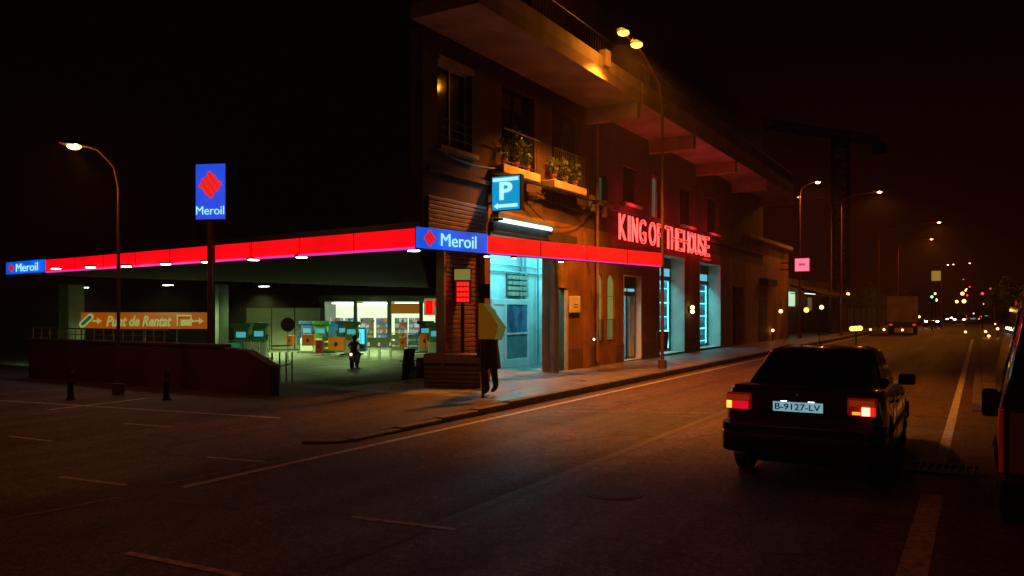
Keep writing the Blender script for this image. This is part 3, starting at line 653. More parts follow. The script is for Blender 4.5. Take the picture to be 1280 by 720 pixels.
# ------------------------------------------------------------------ petrol station canopy
SCL = CH/1.75*.95
def Q(px, d): p = P(px, 388, d*SCL); return Vector((p.x, p.y, 0))
K0 = Q(520,16.0); K1 = Q(827,23.0); KL = Q(8,28.0)
ZB, ZT = CH+(388-308.0)/F*16*SCL, CH+(388-285.0)/F*16*SCL
cn = thing('canopy', 'flat petrol station canopy edged with a glowing red and blue light band', 'canopy', (K0.x, K0.y, 0))
M_red = emat('red light band', (1.0,0.0,0.006), 1.05); M_blue = emat('blue light band',(0.0,0.10,0.82),1.0); M_pink = emat('violet lower strip',(0.75,0.04,0.42),1.0)
M_wlet = emat('lit white letters',(0.35,0.85,1.0),1.1)
def band(a, b, m, name, z0=ZB, z1=ZT, th=0.22, par=cn, out=0.0):
    d = (b-a).normalized(); n = Vector((-d.y, d.x, 0))     # behind the band
    if n.dot(Vector((a.x, a.y, 0))) < 0: n = -n
    o = MB().obox(a-n*out+n*.012+Z*z0, b-a, n*th, Z*(z1-z0)).build(name+'_casing' if name!='lower_strip' else 'strip_casing', mat('band casing',(0.03,0.03,0.03),.6), par)
    return MB().obox(a-n*out+Z*(z0+.002), b-a, n*.011, Z*(z1-z0-.004)).build(name, m, par)
dR = (K1-K0).normalized(); nR = Vector((dR.y,-dR.x,0))      # towards the street
dL = (KL-K0).normalized(); nL = Vector((-dL.y, dL.x, 0));
if nL.dot(K0) > 0: nL = -nL
if nR.dot(K0) > 0: nR = -nR
def along(px, a, b):      # point of the fascia line under a pixel column
    u = Vector((FW.x+RT.x*(px-CX)/F, FW.y+RT.y*(px-CX)/F)); e = b-a
    # u*t = a + e*s
    det = u.x*(-e.y)+e.x*u.y; t_ = (a.x*(-e.y)+e.x*a.y)/det; return Vector((u.x*t_, u.y*t_, 0))
def backlit(m, lo, hi, sc):
    n = m.node_tree; b = n.nodes['Principled BSDF']; t = n.nodes.new('ShaderNodeTexCoord'); mp_ = n.nodes.new('ShaderNodeMapping'); mp_.inputs['Scale'].default_value = (sc, sc, 1.5)
    no = n.nodes.new('ShaderNodeTexNoise'); no.inputs['Scale'].default_value = 1; no.inputs['Detail'].default_value = 2; r = n.nodes.new('ShaderNodeMapRange')
    r.inputs[1].default_value = .3; r.inputs[2].default_value = .7; r.inputs[3].default_value = lo; r.inputs[4].default_value = hi
    n.links.new(t.outputs['Object'], mp_.inputs[0]); n.links.new(mp_.outputs[0], no.inputs['Vector']); n.links.new(no.outputs['Fac'], r.inputs[0]); n.links.new(r.outputs[0], b.inputs['Emission Strength'])
backlit(M_red, .8, 1.3, .7); backlit(M_blue, .7, 1.25, 1.5)
KB = along(609, K0, K1); KA = along(57, K0, KL)
band(KB, K1, M_red, 'light_band'); band(KB, K1, M_pink, 'lower_strip', ZB-.035, ZB-.001, .2)
band(K0+dL*0.03, KA, M_red, 'light_band'); band(K0+dL*0.03, KA, M_pink, 'lower_strip', ZB-.06, ZB-.001, .2)
blue1 = band(K0, KB, M_blue, 'logo_panel', ZB-.03, ZT+.03, .24, out=.01); blue2 = band(KA, KL, M_blue, 'logo_panel', ZB-.03, ZT+.03, .24, out=.01)
def seams(a, b, par, every=1.9):
    L_ = (b-a).length; d = (b-a).normalized(); n = Vector((-d.y, d.x, 0))
    if n.dot(a) > 0: n = -n
    k_ = 1
    while k_*every < L_-.3:
        p = a+d*(k_*every); MB().obox(p+Z*ZB+n*.001, d*.02, n*.006, Z*(ZT-ZB)).build('panel_joint', mat('panel joint',(0.04,0.0,0.0),.6), par); k_ += 1
seams(KB, K1, cn); seams(K0, KA, cn)
def diamond(c, xd, nrm, wd, ht, m, par, name='logo'):
    # red lozenge with three wavy notches
    n = 14; pts = []
    corners = [(-.5,0),(0,.5),(.5,0),(0,-.5)]
    for i in range(4):
        a = corners[i]; b = corners[(i+1)%4]
        for k in range(n):
            s_ = k/n; x = a[0]+(b[0]-a[0])*s_; y = a[1]+(b[1]-a[1])*s_
            nn = (b[1]-a[1], -(b[0]-a[0])); q = .035*math.sin(s_*math.pi*(4 if i%2 else 4)); x += nn[0]*q; y += nn[1]*q
            pts.append((x, y))
    c = Vector(c); t = MB().prism([c+xd*(x*wd)+Z*(y*ht)+nrm*.012 for x, y in pts], nrm*.012)
    o = t.build(name, m, par)
    for sgn in (-1, 0, 1):
        w_ = MB(); q = []
        for k in range(9):
            s_ = k/8-.5; x = s_*.46+sgn*.16; y = -s_*.55*-1*-1+sgn*.12+.03*math.sin(k*1.6)
            q.append(c+xd*(x*wd)+Z*(y*ht)+nrm*.026)
        w_.tube(q, .006*max(1,ht), 4).build('logo_line', emat('dark blue line',(0.25,0.0,0.12),.5), o)
    return o
M_logo = emat('logo red',(0.9,0.012,0.012),1.0)
L1 = (KB-K0).length; hB = ZT-ZB
c0 = K0+nR*.02+dR*(L1*.165)+Z*((ZB+ZT)/2)
diamond(c0, dR, nR, L1*.155, hB*.92, M_logo, blue1)
text_mb('Meroil', K0+dR*(L1*.31)+nR*.045+Z*(ZB+hB*.12), dR, Z, L1*.50, hB*.72, .015, -.001).build('lettering', M_wlet, blue1)
# far end panel (reading from left to right as seen from the street)
dl_ = -dL; L2 = (KL-KA).length
diamond(KL+dl_*(L2*.14)+Z*((ZB+ZT)/2), dl_, nL, L2*.15, hB*.75, M_logo, blue2)
text_mb('Meroil', KL+dl_*(L2*.30)+nL*.045+Z*(ZB+hB*.1), dl_, Z, L2*.55, hB*.75, .015, -.001).build('lettering', M_wlet, blue2)
# roof deck of the canopy behind the left band (bounded by the flank of the building)
M_ceil = mat('canopy ceiling', (0.03,0.032,0.03), 0.7)
inn = -nL
far = 30
Pq = [K0+inn*.2+dL*.1, K0+inn*.2+Vector((RAYG.x,RAYG.y,0))*far+dL*.6, KL+inn*(far*.86)+dL*0, KL+inn*.2]
MB().prism([Vector((p.x,p.y,ZB)) for p in Pq], (0,0,.2)).build('ceiling', M_ceil, cn)
MB().prism([Vector((p.x,p.y,ZB+.25)) for p in Pq], (0,0,.3)).build('roof_deck', M_dark, cn)
MB().prism([KL+Z*ZB-dL*0, KL+inn*20+Z*ZB, KL+inn*20+Z*ZT, KL+Z*ZT],-dL*-.2).build('end_band', mat('unlit band',(0.3,0.02,0.02),.5), cn)
for i in range(4):
    p = K0+(K1-K0)*((i+.9)/4.2); MB().box((XF+.003,p.y-.03,ZT-.16),(p.x-.1,p.y+.03,ZT-.1)).build('bracket', M_dark, cn) if p.x-.1 > XF+.05 else None
# columns
M_col = mat('pale green column', (0.42,0.5,0.36), 0.6, amt=0.15)
COLS = [(89.5,41,.86),(275,41,.6)]
for px, d, wd in COLS:
    p = Q(px,d/SCL); gz = LOT-.02
    MB().bbox((p.x-wd/2,p.y-wd/2,gz),(p.x+wd/2,p.y+wd/2,ZB-.002),.03).build('column', M_col, cn)
# downlights
DL = [(70,334.5),(113,332.5),(158,331.5),(207,328.5),(259,326),(317,323),(377,319.5),(517,311)]
M_dlt = emat('downlight white',(0.75,1.0,0.72),20)
def ceil_pt(px,py,z):
    d = (z-CH)*F/(HOR-py); return P(px,py,d)
for i,(px,py) in enumerate(DL):
    zc_ = ZB-.02; p = ceil_pt(px,py,zc_)
    dlo = disc((p.x,p.y,zc_-.03),.17,.05,14).build('downlight', M_frame, cn)
    disc((p.x,p.y,zc_-.05),.13,.018,14).build('lens', M_dlt, dlo)
for (px) in (613,647,706):
    p = along(px,K0,K1)+(-nR)*.12
    dlo = disc((p.x,p.y,ZB-.085),.075,.05,14).build('downlight', M_frame, cn); disc((p.x,p.y,ZB-.1),.06,.014,14).build('lens', emat('small downlight',(0.9,1,0.85),9), dlo)
# forecourt lamps; the deeper ones are added, with no fixture above them
def lamp(name, kind, loc, energy, col, size=.1, par=None, blend=.6, angle=150):
    l = bpy.data.lights.new(name, kind); l.energy = energy; l.color = col
    if kind in ('POINT','SPOT'): l.shadow_soft_size = size
    if kind == 'SPOT': l.spot_size = math.radians(angle); l.spot_blend = blend
    if kind == 'AREA': l.size = size
    o = bpy.data.objects.new(name, l); C.objects.link(o); o.location = loc
    if par is not None: o.parent = par; o.location = Vector(loc)-origin(par)
    return o
for (px,d) in ((105,44),(210,40),(330,42),(330,58),(440,50),(470,62)):
    p = P(px,388,d); 
    dlo = MB().bbox((p.x-.3,p.y-.15,ZB-.06),(p.x+.3,p.y+.15,ZB-.002),.01).build('ceiling_light', M_frame, cn) if d<45 else None
    if dlo: MB().box((p.x-.25,p.y-.12,ZB-.075),(p.x+.25,p.y+.12,ZB-.061)).build('diffuser', M_dlt, dlo)
    l = lamp('forecourt_light','SPOT',(p.x,p.y,ZB-.12),((650 if px<220 else 200) if d<45 else 800) if d<55 else 3000,(0.66,1.0,0.34),.3,cn)

for (x_,y_,z_,e_,c_,sz_) in GLAMPS: lamp('tube_lamp','AREA',(x_,y_,z_),e_,c_,sz_,bld)
for i_ in range(4): lamp('neon_glow','POINT',(XF+.55,FY(766)+1.3+i_*3.3,5.45),34,(1.0,0.03,0.05),.25,ns)
# ------------------------------------------------------------------ station forecourt
def SG(px, d, z=LOT): p = P(px, 388, d); return Vector((p.x, p.y, z))
# banner between the columns
bn = thing('banner', 'long orange banner reading Punt de Rentat between the canopy columns', 'banner', tuple(SG(101,40.2)))
a = SG(101,40.2,0); b = SG(260,40.2,0); zz0 = CH+(388-411)/F*40.2; zz1 = CH+(388-390.5)/F*40.2
xd = (b-a).normalized(); nn = -Vector((-xd.y,xd.x,0)); Lb = (b-a).length; hb = zz1-zz0
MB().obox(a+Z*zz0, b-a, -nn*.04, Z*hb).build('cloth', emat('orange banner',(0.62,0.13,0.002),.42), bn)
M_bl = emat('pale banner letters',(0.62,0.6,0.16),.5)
text_mb('Punt de Rentat', a+xd*(Lb*.2)+nn*.01+Z*(zz0+hb*.14), xd, Z, Lb*.515, hb*.66, .012, .03, .3).build('lettering', M_bl, bn)
def arrow(s_, sc):
    c = a+xd*(Lb*s_)+nn*.01+Z*(zz0+hb*.48); w_ = hb*.34*sc
    q = [(-1,.18),(0,.18),(0,.62),(1,0),(0,-.62),(0,-.18),(-1,-.18)]
    MB().prism([c+xd*(x*w_)+Z*(y*w_*1.1) for x,y in q], nn*.012).build('arrow', M_bl, bn)
arrow(.13,.85); arrow(.86,.85); arrow(.93,.85)
c = a+xd*(Lb*.045)+nn*.012+Z*(zz0+hb*.5)
def caps(c, L_, r_, ang, th):
    pts = []
    for i in range(9): t_ = -math.pi/2+math.pi*i/8; pts.append((L_+r_*math.cos(t_), r_*math.sin(t_)))
    for i in range(9): t_ = math.pi/2+math.pi*i/8; pts.append((-L_+r_*math.cos(t_), r_*math.sin(t_)))
    return MB().prism([c+xd*(x*math.cos(ang)-y*math.sin(ang))+Z*(x*math.sin(ang)+y*math.cos(ang)) for x,y in pts], nn*th)
caps(c, hb*.34, hb*.2, .75, .01).build('emblem', M_bl, bn); caps(c, hb*.3, hb*.1, .75, .018).build('emblem_core', emat('teal core',(0.01,0.12,0.1),.6), bn)
c = a+xd*(Lb*.755)+nn*.01+Z*(zz0+hb*.16)
wsh = MB(); wsh.obox(c,xd*.06,nn*.012,Z*hb*.66); wsh.obox(c+Z*hb*.6,xd*.75,nn*.012,Z*.08); wsh.obox(c+xd*.2+Z*.02,xd*.5,nn*.012,Z*hb*.38); wsh.obox(c+xd*.7,xd*.06,nn*.012,Z*hb*.6)
wsh.build('car_wash_symbol', M_bl, bn)
for s_ in (0.0,.25,.5,.75,1.0): MB().tube([a+xd*(Lb*s_)-nn*.07+Z*LOT, a+xd*(Lb*s_)-nn*.07+Z*zz1],.04,6).build('post', M_frame, bn)

# boundary wall along the side street with railing
M_bw = mat('red brown wall', (0.075,0.028,0.02), 0.85, amt=0.3, scale=1.5, bump=0.4, bscale=25)
wy = 12.4
wx0, wx1 = FY(35,1)*0, 0
def onY(px, Y): return Y*ratio(px)
wx0, wx1 = onY(36,wy), onY(338,wy)
bw = thing('boundary_wall', 'low red brown wall with coping between side street and petrol station', 'wall', (wx0, wy, 0))
def wz(py, px, Y): return CH+(HOR-py)/F*dep(onY(px,Y),Y)
zt = wz(431,180,wy)
MB().prism([(wx0,wy,-.6),(wx1,wy,-.6),(wx1,wy,wz(457,338,wy)),(wx1-.8,wy,wz(438,300,wy)),(wx1-1.6,wy,zt),(wx0,wy,zt)],(0,.25,0)).build('wall', M_bw, bw)
MB().bbox((wx0-.02,wy-.03,zt),(wx1-1.6,wy+.28,zt+.07),.015).build('coping', M_bw, bw)
rl = MB(); zr = wz(411,100,wy)
rl.tube([(wx0,wy+.12,zr),(onY(205,wy),wy+.12,zr)],.022,6); rl.tube([(wx0,wy+.12,(zr+zt)/2+.03),(onY(205,wy),wy+.12,(zr+zt)/2+.03)],.014,6)
x = wx0
while x < onY(205,wy): rl.tube([(x,wy+.12,zt),(x,wy+.12,zr)],.018,6); x += .42
rl.build('railing', mat('galvanised rail',(0.4,0.42,0.4),.4,.6), bw)
# low louvred block and open side ramp railing at the wall end
rr_ = thing('hand_rail', 'short pale guard rail at the right end of the low red brown wall', 'rail', tuple(SG(345,24,-.9)))
q = MB(); a = SG(340,24,0); b = SG(365,30,0)
for zz in (wz(432,340,wy)-.1,.35): q.tube([a+Z*(zz-.2),b+Z*(zz-.45)],.03,6)
for s_ in (0,.33,.66,1): p = a.lerp(b,s_); q.tube([p+Z*-1.2,p+Z*(.62-.3*s_)],.03,6)
q.build('rail', mat('galvanised rail',(0.4,0.42,0.4)), rr_)
# bollards on the near edge of the side street
def bollard(px, py0, py1, lab, grp=None, par=None):
    p = G(px, py1); d = (p-Vector((0,0,p.z))).dot(FW); H = (py1-py0)/F*d
    t = thing('bollard', lab, 'bollard', tuple(p), group=grp)
    MB().tube([(0,0,0),(0,0,.03),(0,0,.031),(0,0,H-.12),(0,0,H-.1),(0,0,H-.05),(0,0,H)],[.1,.1,.065,.055,.07,.07,.03],12).build('post', M_dark, t, True, smooth=True)
    MB().tube([(0,0,H*.62),(0,0,H*.62+.08)],[.0605,.0595],12).build('band', mat('dull grey band',(0.15,0.15,0.15),.5), t, True)
bollard(88,463,500,'dark bollard at the left in front of the low red brown wall','bollards by the low wall')
bollard(208,462,500,'dark bollard before the low wall, between lamp post and tall blue pole sign','bollards by the low wall')

# Meroil pole sign
pd = 20.6
p0 = SG(264,pd,0); gz = hz(p0.x,p0.y)
sg = thing('pole_sign', 'tall lit blue sign with a red diamond and Meroil lettering on a dark pole', 'sign', (p0.x,p0.y,gz))
zb, zt_ = CH+(388-275.5)/F*pd, CH+(388-205.5)/F*pd
MB().tube([(p0.x,p0.y,gz),(p0.x,p0.y,zb+.02)],.1,12).build('pole', mat('maroon pole',(0.06,0.015,0.012),.5,.3), sg)
MB().bbox((p0.x-.25,p0.y-.25,gz),(p0.x+.25,p0.y+.25,gz+.06),.01).build('base_plate', M_dark, sg)
ang = YAW-math.radians(9); sxd = Vector((math.cos(ang),math.sin(ang),0)); snn = Vector((sxd.y,-sxd.x,0))
Wd = 40.5/F*pd; c = Vector((p0.x,p0.y,0))+sxd*.06
MB().obox(c-sxd*Wd/2-snn*.13+Z*zb, sxd*Wd, snn*.26, Z*(zt_-zb)).build('box', mat('sign casing',(0.3,0.1,0.07),.5), sg, bevel=.01)
MB().obox(c-sxd*(Wd/2-.015)+snn*.131+Z*(zb+.02), sxd*(Wd-.03), snn*.01, Z*(zt_-zb-.04)).build('face', emat('blue sign face',(0.0,0.07,0.78),.95), sg)
hS = zt_-zb
diamond(c+snn*.14+Z*(zb+hS*.62), sxd, snn, Wd*.78, hS*.5, M_logo, sg)
text_mb('Meroil', c-sxd*(Wd*.46)+snn*.155+Z*(zb+hS*.09), sxd, Z, Wd*.92, hS*.15, .012, -.001).build('lettering', M_wlet, sg)

# shop of the station
dS = 70.0
so = SG(403,dS)
sh = thing('station_shop', 'small glazed petrol station shop with bright white interior', 'kiosk', tuple(so), YAW)
def sx_(px): return (px-403)/F*dS
def sz_(py): return CH+(388-py)/F*dS-LOT
gW = mat('green grey frame',(0.12,0.18,0.13),.5)
roof = MB().box((sx_(400),-.6,sz_(377)),(sx_(562),6,sz_(370))).build('roof', gW, sh, True)
ww = MB()
for a,b in ((402,406),(442,446),(484,489),(524,528.5),(555,560)): ww.box((sx_(a),0,0),(sx_(b),.25,sz_(377)))
ww.box((sx_(406),0,0),(sx_(484),.22,sz_(422))); ww.box((sx_(400),5.8,0),(sx_(562),6,sz_(377))); ww.box((sx_(400),.25,0),(sx_(402),5.8,sz_(377))); ww.box((sx_(560),.25,0),(sx_(562),5.8,sz_(377)))
ww.build('wall', gW, sh, True)
MB().box((sx_(402),.25,0),(sx_(560),5.8,.03)).build('shop_floor', M_white, sh, True)
MB().box((sx_(402),5.7,.03),(sx_(560),5.79,sz_(378))).build('back_wall', emat('glowing back wall',(0.8,0.9,0.55),1.5), sh, True)  # wall glows by itself so the interior looks brightly lit
for a,b in ((406,442),(446,484),(489,524),(528.5,555)):
    MB().box((sx_(a),.1,sz_(422) if a<484 else .05),(sx_(b),.13,sz_(384))).build('pane', M_gl, sh, True)
MB().box((sx_(489),-.12,sz_(392)),(sx_(524),.02,sz_(379))).build('fascia', emat('orange fascia',(0.6,0.2,0.01),.35), sh, True)
tx = text_mb('...', (0,0,0),XD,Z,1,.2) if False else None
for i in range(3):
    o = MB().box((sx_(410+i*40),1.5,sz_(379.5)),(sx_(440+i*40),2.2,sz_(378.5))).build('ceiling_light', emat('shop ceiling light',(0.85,1,0.8),9), sh, True)
# door frame and leaflets: interior shelves with goods
rs = random.Random(5)
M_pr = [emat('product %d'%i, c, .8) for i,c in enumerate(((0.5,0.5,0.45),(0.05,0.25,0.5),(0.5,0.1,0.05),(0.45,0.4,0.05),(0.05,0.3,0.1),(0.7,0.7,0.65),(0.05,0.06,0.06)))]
for i,(a,b) in enumerate(((408,424),(426,441),(447,463),(466,483),(491,506),(508,523))):
    c0_ = so+RT*(sx_(a))+FW*(1.3+(i%2)*.5); s_ = thing('shop_shelf', 'stocked shop shelf behind the glass, '+['leftmost of the row','second from the left','left part of the middle window','right part of the middle window','left half of the doorway','right half of the doorway'][i], 'shelf', (c0_.x,c0_.y,LOT+.03), YAW, 'shelves in the station shop')
    wS = sx_(b)-sx_(a); fr_ = MB()
    for zz in range(5): fr_.box((0,0,.1+zz*.5),(wS,.45,.13+zz*.5))
    fr_.box((0,.4,0),(wS,.45,2.5)); fr_.box((-.02,0,0),(.02,.45,2.5)); fr_.box((wS-.02,0,0),(wS+.02,.45,2.5)); fr_.build('frame', M_white, s_, True)
    for zz in range(5):
        x = .04
        while x < wS-.16:
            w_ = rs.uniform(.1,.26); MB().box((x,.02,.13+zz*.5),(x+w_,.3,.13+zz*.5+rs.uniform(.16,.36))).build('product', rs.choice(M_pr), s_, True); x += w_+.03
# left white panels
a = SG(307,66); pw = thing('panel_wall', 'pale green lit wall of large panels left of the station shop', 'wall', tuple(a), YAW)
for (x0,x1) in ((308,338.5),(340,367.5),(369,400)):
    MB().bbox(((x0-307)/F*66,0,0),((x1-307)/F*66,.12,CH+(388-385)/F*66-LOT),.01).build('panel', mat('cream panel',(0.62,0.62,0.46),.5,amt=.08), pw, True)
MB().box((0,.13,0),((402-307)/F*66,.2,3.4)).build('backing', M_dark, pw, True)
# building behind the station
a = SG(240,84); hb_ = thing('rear_building', 'unlit reddish block of flats behind the station shop', 'building', tuple(a), YAW)
MB().box((0,0,-.3),((640-240)/F*84,10,13)).build('wall', mat('dark red render',(0.13,0.05,0.035),.9,amt=.3,scale=.5), hb_, True)
for i in range(6):
    x = (300+i*48-240)/F*84
    for zz in (5.4,8.8):
        f = MB().box((x,-.06,zz),(x+1.5,.02,zz+1.9)).build('window', M_frame, hb_, True); MB().box((x+.1,-.08,zz+.1),(x+1.4,-.062,zz+1.8)).build('pane', M_dwin, f, True)
MB().box((2,-1.2,4.7),((540-240)/F*84,-.002,4.85)).build('ledge', mat('green ledge',(0.15,0.2,0.15),.6), hb_, True)
# round traffic disc
def simple_sign(): pass
rd = thing('round_sign', 'round dark traffic sign on a thin post in front of the pale panels', 'sign', tuple(SG(360,50)), YAW)
MB().tube([(0,0,0),(0,0,CH-LOT-.8)],.03,6).build('post', M_frame, rd, True)
MB().prism([(.45*math.cos(i*math.pi/12),-.05,CH-LOT-.9+.45*math.sin(i*math.pi/12)) for i in range(24)],(0,.03,0)).build('disc', mat('dark maroon disc',(0.05,0.01,0.01),.5), rd, True)
# pumps
M_or = mat('orange plastic', (0.75,0.2,0.01), 0.5, amt=0.1, emit=.12); M_pg = mat('pump green',(0.12,0.4,0.12),.4); M_pb = mat('pump blue',(0.02,0.08,0.3),.4)
M_scr = emat('pump display',(0.1,0.6,0.65),.6)
def pump(px, d, body, lab):
    t = thing('fuel_pump', lab, 'fuel pump', tuple(SG(px,d)), YAW, 'fuel pumps')
    MB().bbox((-.5,-.3,.12),(.5,.3,1.1),.04).build('cabinet', M_white, t, True)
    MB().bbox((-.45,-.27,1.1),(.45,.27,2.15),.05).build('head', body, t, True)
    MB().box((-.3,-.285,1.5),(.3,-.272,1.85)).build('display', M_scr, t, True)
    MB().bbox((-.62,-.34,2.15),(.62,.34,2.4),.03).build('top_cap', body, t, True)
    MB().bbox((-.75,-.5,0),(.75,.5,.12),.03).build('plinth', M_kerb, t, True)
    for s_ in (-1,1):
        MB().tube([(s_*.5,-.1,1.7),(s_*.66,-.15,1.5),(s_*.68,-.15,.8),(s_*.6,-.12,.4),(s_*.52,-.1,.7)],.02,6).build('hose', M_dark, t, True)
        MB().bbox((s_*.5-.04,-.2,1.25),(s_*.5+.04,-.05,1.6),.01).build('nozzle', M_dark, t, True)
pump(385,60,M_pb,'blue fuel pump, leftmost of the pumps near the dark blue van')
pump(402,59,M_pg,'green fuel pump standing behind the red bin')
pump(430,61,M_pb,'blue topped fuel pump in front of the shop window')
pump(440,57,M_pg,'green fuel pump right behind the motorcyclist')
pump(545,52,M_pg,'green fuel pump under the red price board')
pump(303,50,M_pg,'green fuel pump far left beside the pale panels')
def obin(px, d, wpx, y0, y1, lab, m=M_or):
    H = (y1-y0)/F*d; W_ = wpx/F*d; t = thing('bin_box', lab, 'bin', tuple(SG(px,d,CH-(y1-388)/F*d)), YAW, 'orange boxes on the pump islands' if m is M_or else None)
    MB().bbox((-W_/2,-.3,0),(W_/2,.3,H),.04).build('box', m, t, True)
    MB().prism([(0,-.312,H*.72),(W_*.14,-.312,H*.5),(0,-.312,H*.28),(-W_*.14,-.312,H*.5)],(0,.01,0)).build('mark', M_dark, t, True)
    MB().bbox((-W_/2-.02,-.32,H),(W_/2+.02,.32,H+.04),.01).build('lid', m, t, True)
obin(386,57,15,419,432,'orange box with a black mark, leftmost on the pump island')
obin(421,55,20,422,438,'largest orange box with a black mark, left of the motorcyclist')
obin(400,56,9,426,441,'red bin between the two orange boxes',mat('red plastic',(0.5,0.03,0.02),.5))
obin(504,58,8,422,434,'small orange box in front of the shop doorway')
obin(531,55,12,418,434,'orange box right of the shop doorway beside the scooter')
obin(363,58,8,420,431,'small orange box under the round sign')
vm = thing('vending_machine','bright cyan lit vending machine in front of the shop window','vending machine',tuple(SG(451,62)),YAW)
MB().bbox((-.45,-.4,0),(.45,.4,1.9),.04).build('cabinet', M_pb, vm, True); MB().box((-.36,-.415,.6),(.36,-.402,1.75)).build('front', emat('cyan front',(0.05,0.7,1.0),1.4), vm, True); MB().box((-.3,-.42,.2),(.3,-.403,.4)).build('tray', M_dark, vm, True)
pump(325,52,M_pg,'green fuel pump in front of the pale panels, left of the round sign'); pump(532,60,M_pb,'blue fuel pump beside the orange box at the shop end')
for i,(px,d,c_,lab) in enumerate(((292,46,(0.05,0.5,0.45),'teal crate rack, leftmost behind the end of the low wall'),(315,47,(0.6,0.6,0.5),'pale crate rack beside the teal one'),(412,57.5,(0.1,0.5,0.12),'green crate rack between the red bin and the large orange box'),(497,61,(0.6,0.55,0.3),'cream crate rack at the shop doorway'),(518,61,(0.1,0.35,0.6),'blue crate rack right of the shop doorway'))):
    ck_ = thing('crate_rack',lab,'rack',tuple(SG(px,d)),YAW,'crate racks on the forecourt'); f = MB()
    for x_ in (-.45,.45): f.box((x_-.02,-.25,0),(x_+.02,-.21,1.5)).box((x_-.02,.21,0),(x_+.02,.25,1.5))
    f.box((-.45,-.25,1.44),(.45,.25,1.47)); f.build('frame', M_frame, ck_, True)
    for z_ in (.1,.55,1.0): MB().bbox((-.43,-.24,z_),(.43,.24,z_+.32),.02).build('crate', mat('crate colour %d'%i,c_,.5,amt=.3,scale=9), ck_, True)
# white bollards and posts
for i,(px,y0,y1,lab) in enumerate(((461,428,444,'right behind the motorcyclist'),(474,426,447,'in the middle of the three'),(488,421,436,'beside the shop doorway'))):
    t = thing('bollard','pale bollard on the forecourt, '+lab,'bollard',tuple(SG(px,53)),group='pale forecourt bollards')
    MB().tube([(0,0,0),(0,0,1.0),(0,0,1.06)],[.09,.09,.05],10).build('post', M_white, t, True, smooth=True)
    MB().tube([(0,0,.7),(0,0,.82)],[.093,.093],10).build('band', mat('red band',(0.5,0.03,0.02),.5), t, True)
# display cabinets and a gas bottle cage in blue right of shop: lit red price panel
pr = thing('price_board','red lit two column price board over the shop end','price board',tuple(SG(542,56)),YAW)
def lx(px,d,c): return (px-c)/F*d
def lz(py,d): return CH+(388-py)/F*d-LOT
M_led = emat('red led',(1.0,0.0,0.0),1.0)
MB().box((lx(530,56,542),0,lz(394,56)),(lx(555,56,542),.15,lz(373,56))).build('casing', mat('pale board',(0.6,0.55,0.4),.5,emit=.25,ecol=(0.7,0.6,0.25)), pr, True)
MB().box((lx(532,56,542),-.03,lz(393,56)),(lx(541,56,542),-.001,lz(375.5,56))).build('digit_panel', M_led, pr, True)
MB().box((lx(543,56,542),-.03,lz(384,56)),(lx(553,56,542),-.001,lz(375.5,56))).build('digit_panel', M_led, pr, True)
MB().box((lx(544,56,542),.02,0),(lx(545.5,56,542),.12,lz(394,56))).build('post', M_frame, pr, True)
dP = 18.6
pt_ = SG(578,dP,.14); pt_z = .14
pt = thing('price_pylon','narrow upright price display with red lit rows on the pavement','price board',tuple(pt_),YAW)
def pz(py): return CH+(388-py)/F*dP-pt_z
MB().tube([(0,.08,0),(0,.08,pz(378))],.045,8).build('post', M_dark, pt, True)
MB().bbox((lx(567,dP,578),0,pz(379)),(lx(589,dP,578),.14,pz(335)),.01).build('casing', M_dark, pt, True)
MB().box((lx(568,dP,578),-.02,pz(350)),(lx(588,dP,578),-.001,pz(336.5))).build('header', emat('dim cream header',(0.4,0.3,0.07),.5), pt, True)
for i in range(4):
    ya = 352+i*6.6
    o = MB().box((lx(570,dP,578),-.02,pz(ya+5.9)),(lx(587,dP,578),-.001,pz(ya))).build('digit_row', emat('dim led field',(1.0,0.0,0.0),.55), pt, True)
    xr = 571
    for kk in range(4):
        MB().box((lx(xr+.6,dP,578),-.03,pz(ya+5.3)),(lx(xr+3.0,dP,578),-.021,pz(ya+.7))).build('digit', emat('bright led',(1.0,0.02,0.01),1.6), o, True); xr += 3.9
# louvred cabinet on the pavement
lc_d = 18.0
bx0 = G(530,484,.14); bx1 = G(600,486,.14)
lc = thing('slatted_planter','low brown slatted planter box before the closed roller shutter','planter',(bx0.x,bx0.y,.14))
e = bx1-bx0; e.z = 0; n_ = Vector((-e.y,e.x,0)).normalized()
H = 40/F*lc_d
M_sl = mat('brown slats',(0.14,0.06,0.035),.6,amt=.3)
MB().obox(Vector((bx0.x,bx0.y,.14))+n_*.03, e, n_*.4, Z*(H-.16)).build('box', M_dark, lc)
for i in range(5): MB().obox(Vector((bx0.x,bx0.y,.16+i*.1)), e, n_*.028, Z*.075).build('slat', M_sl, lc)
MB().obox(Vector((bx0.x,bx0.y,.14))-n_*.03+Z*(H-.16), e, n_*.5, Z*.2).build('rim', mat('brown rim',(0.2,0.09,0.05),.6), lc)
# yellow arrow sign on a post at the corner
yd = 15.9; ay = SG(607,yd,.14)
ya = thing('arrow_sign','yellow pentagon shaped arrow sign on a post at the garage corner','sign',tuple(ay),YAW-.1)
def az(py): return CH+(388-py)/F*yd-.14
MB().tube([(lx(603,yd,607),.06,0),(lx(603,yd,607),.06,az(372))],.03,8).build('post', M_dark, ya, True)
poly = [(598,378.5),(603,378.5),(626,409),(626,424),(598,424)]
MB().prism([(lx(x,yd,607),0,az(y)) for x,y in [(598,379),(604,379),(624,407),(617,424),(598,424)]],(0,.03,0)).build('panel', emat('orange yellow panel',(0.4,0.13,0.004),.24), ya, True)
MB().prism([(lx(x,yd,607),.002,az(y)) for x,y in [(604.2,379),(611,379),(633,409),(627,425),(617.5,424),(624.5,407)]],(0,.03,0)).build('edge_panel', emat('pale yellow panel',(0.28,0.28,0.05),.28), ya, True)
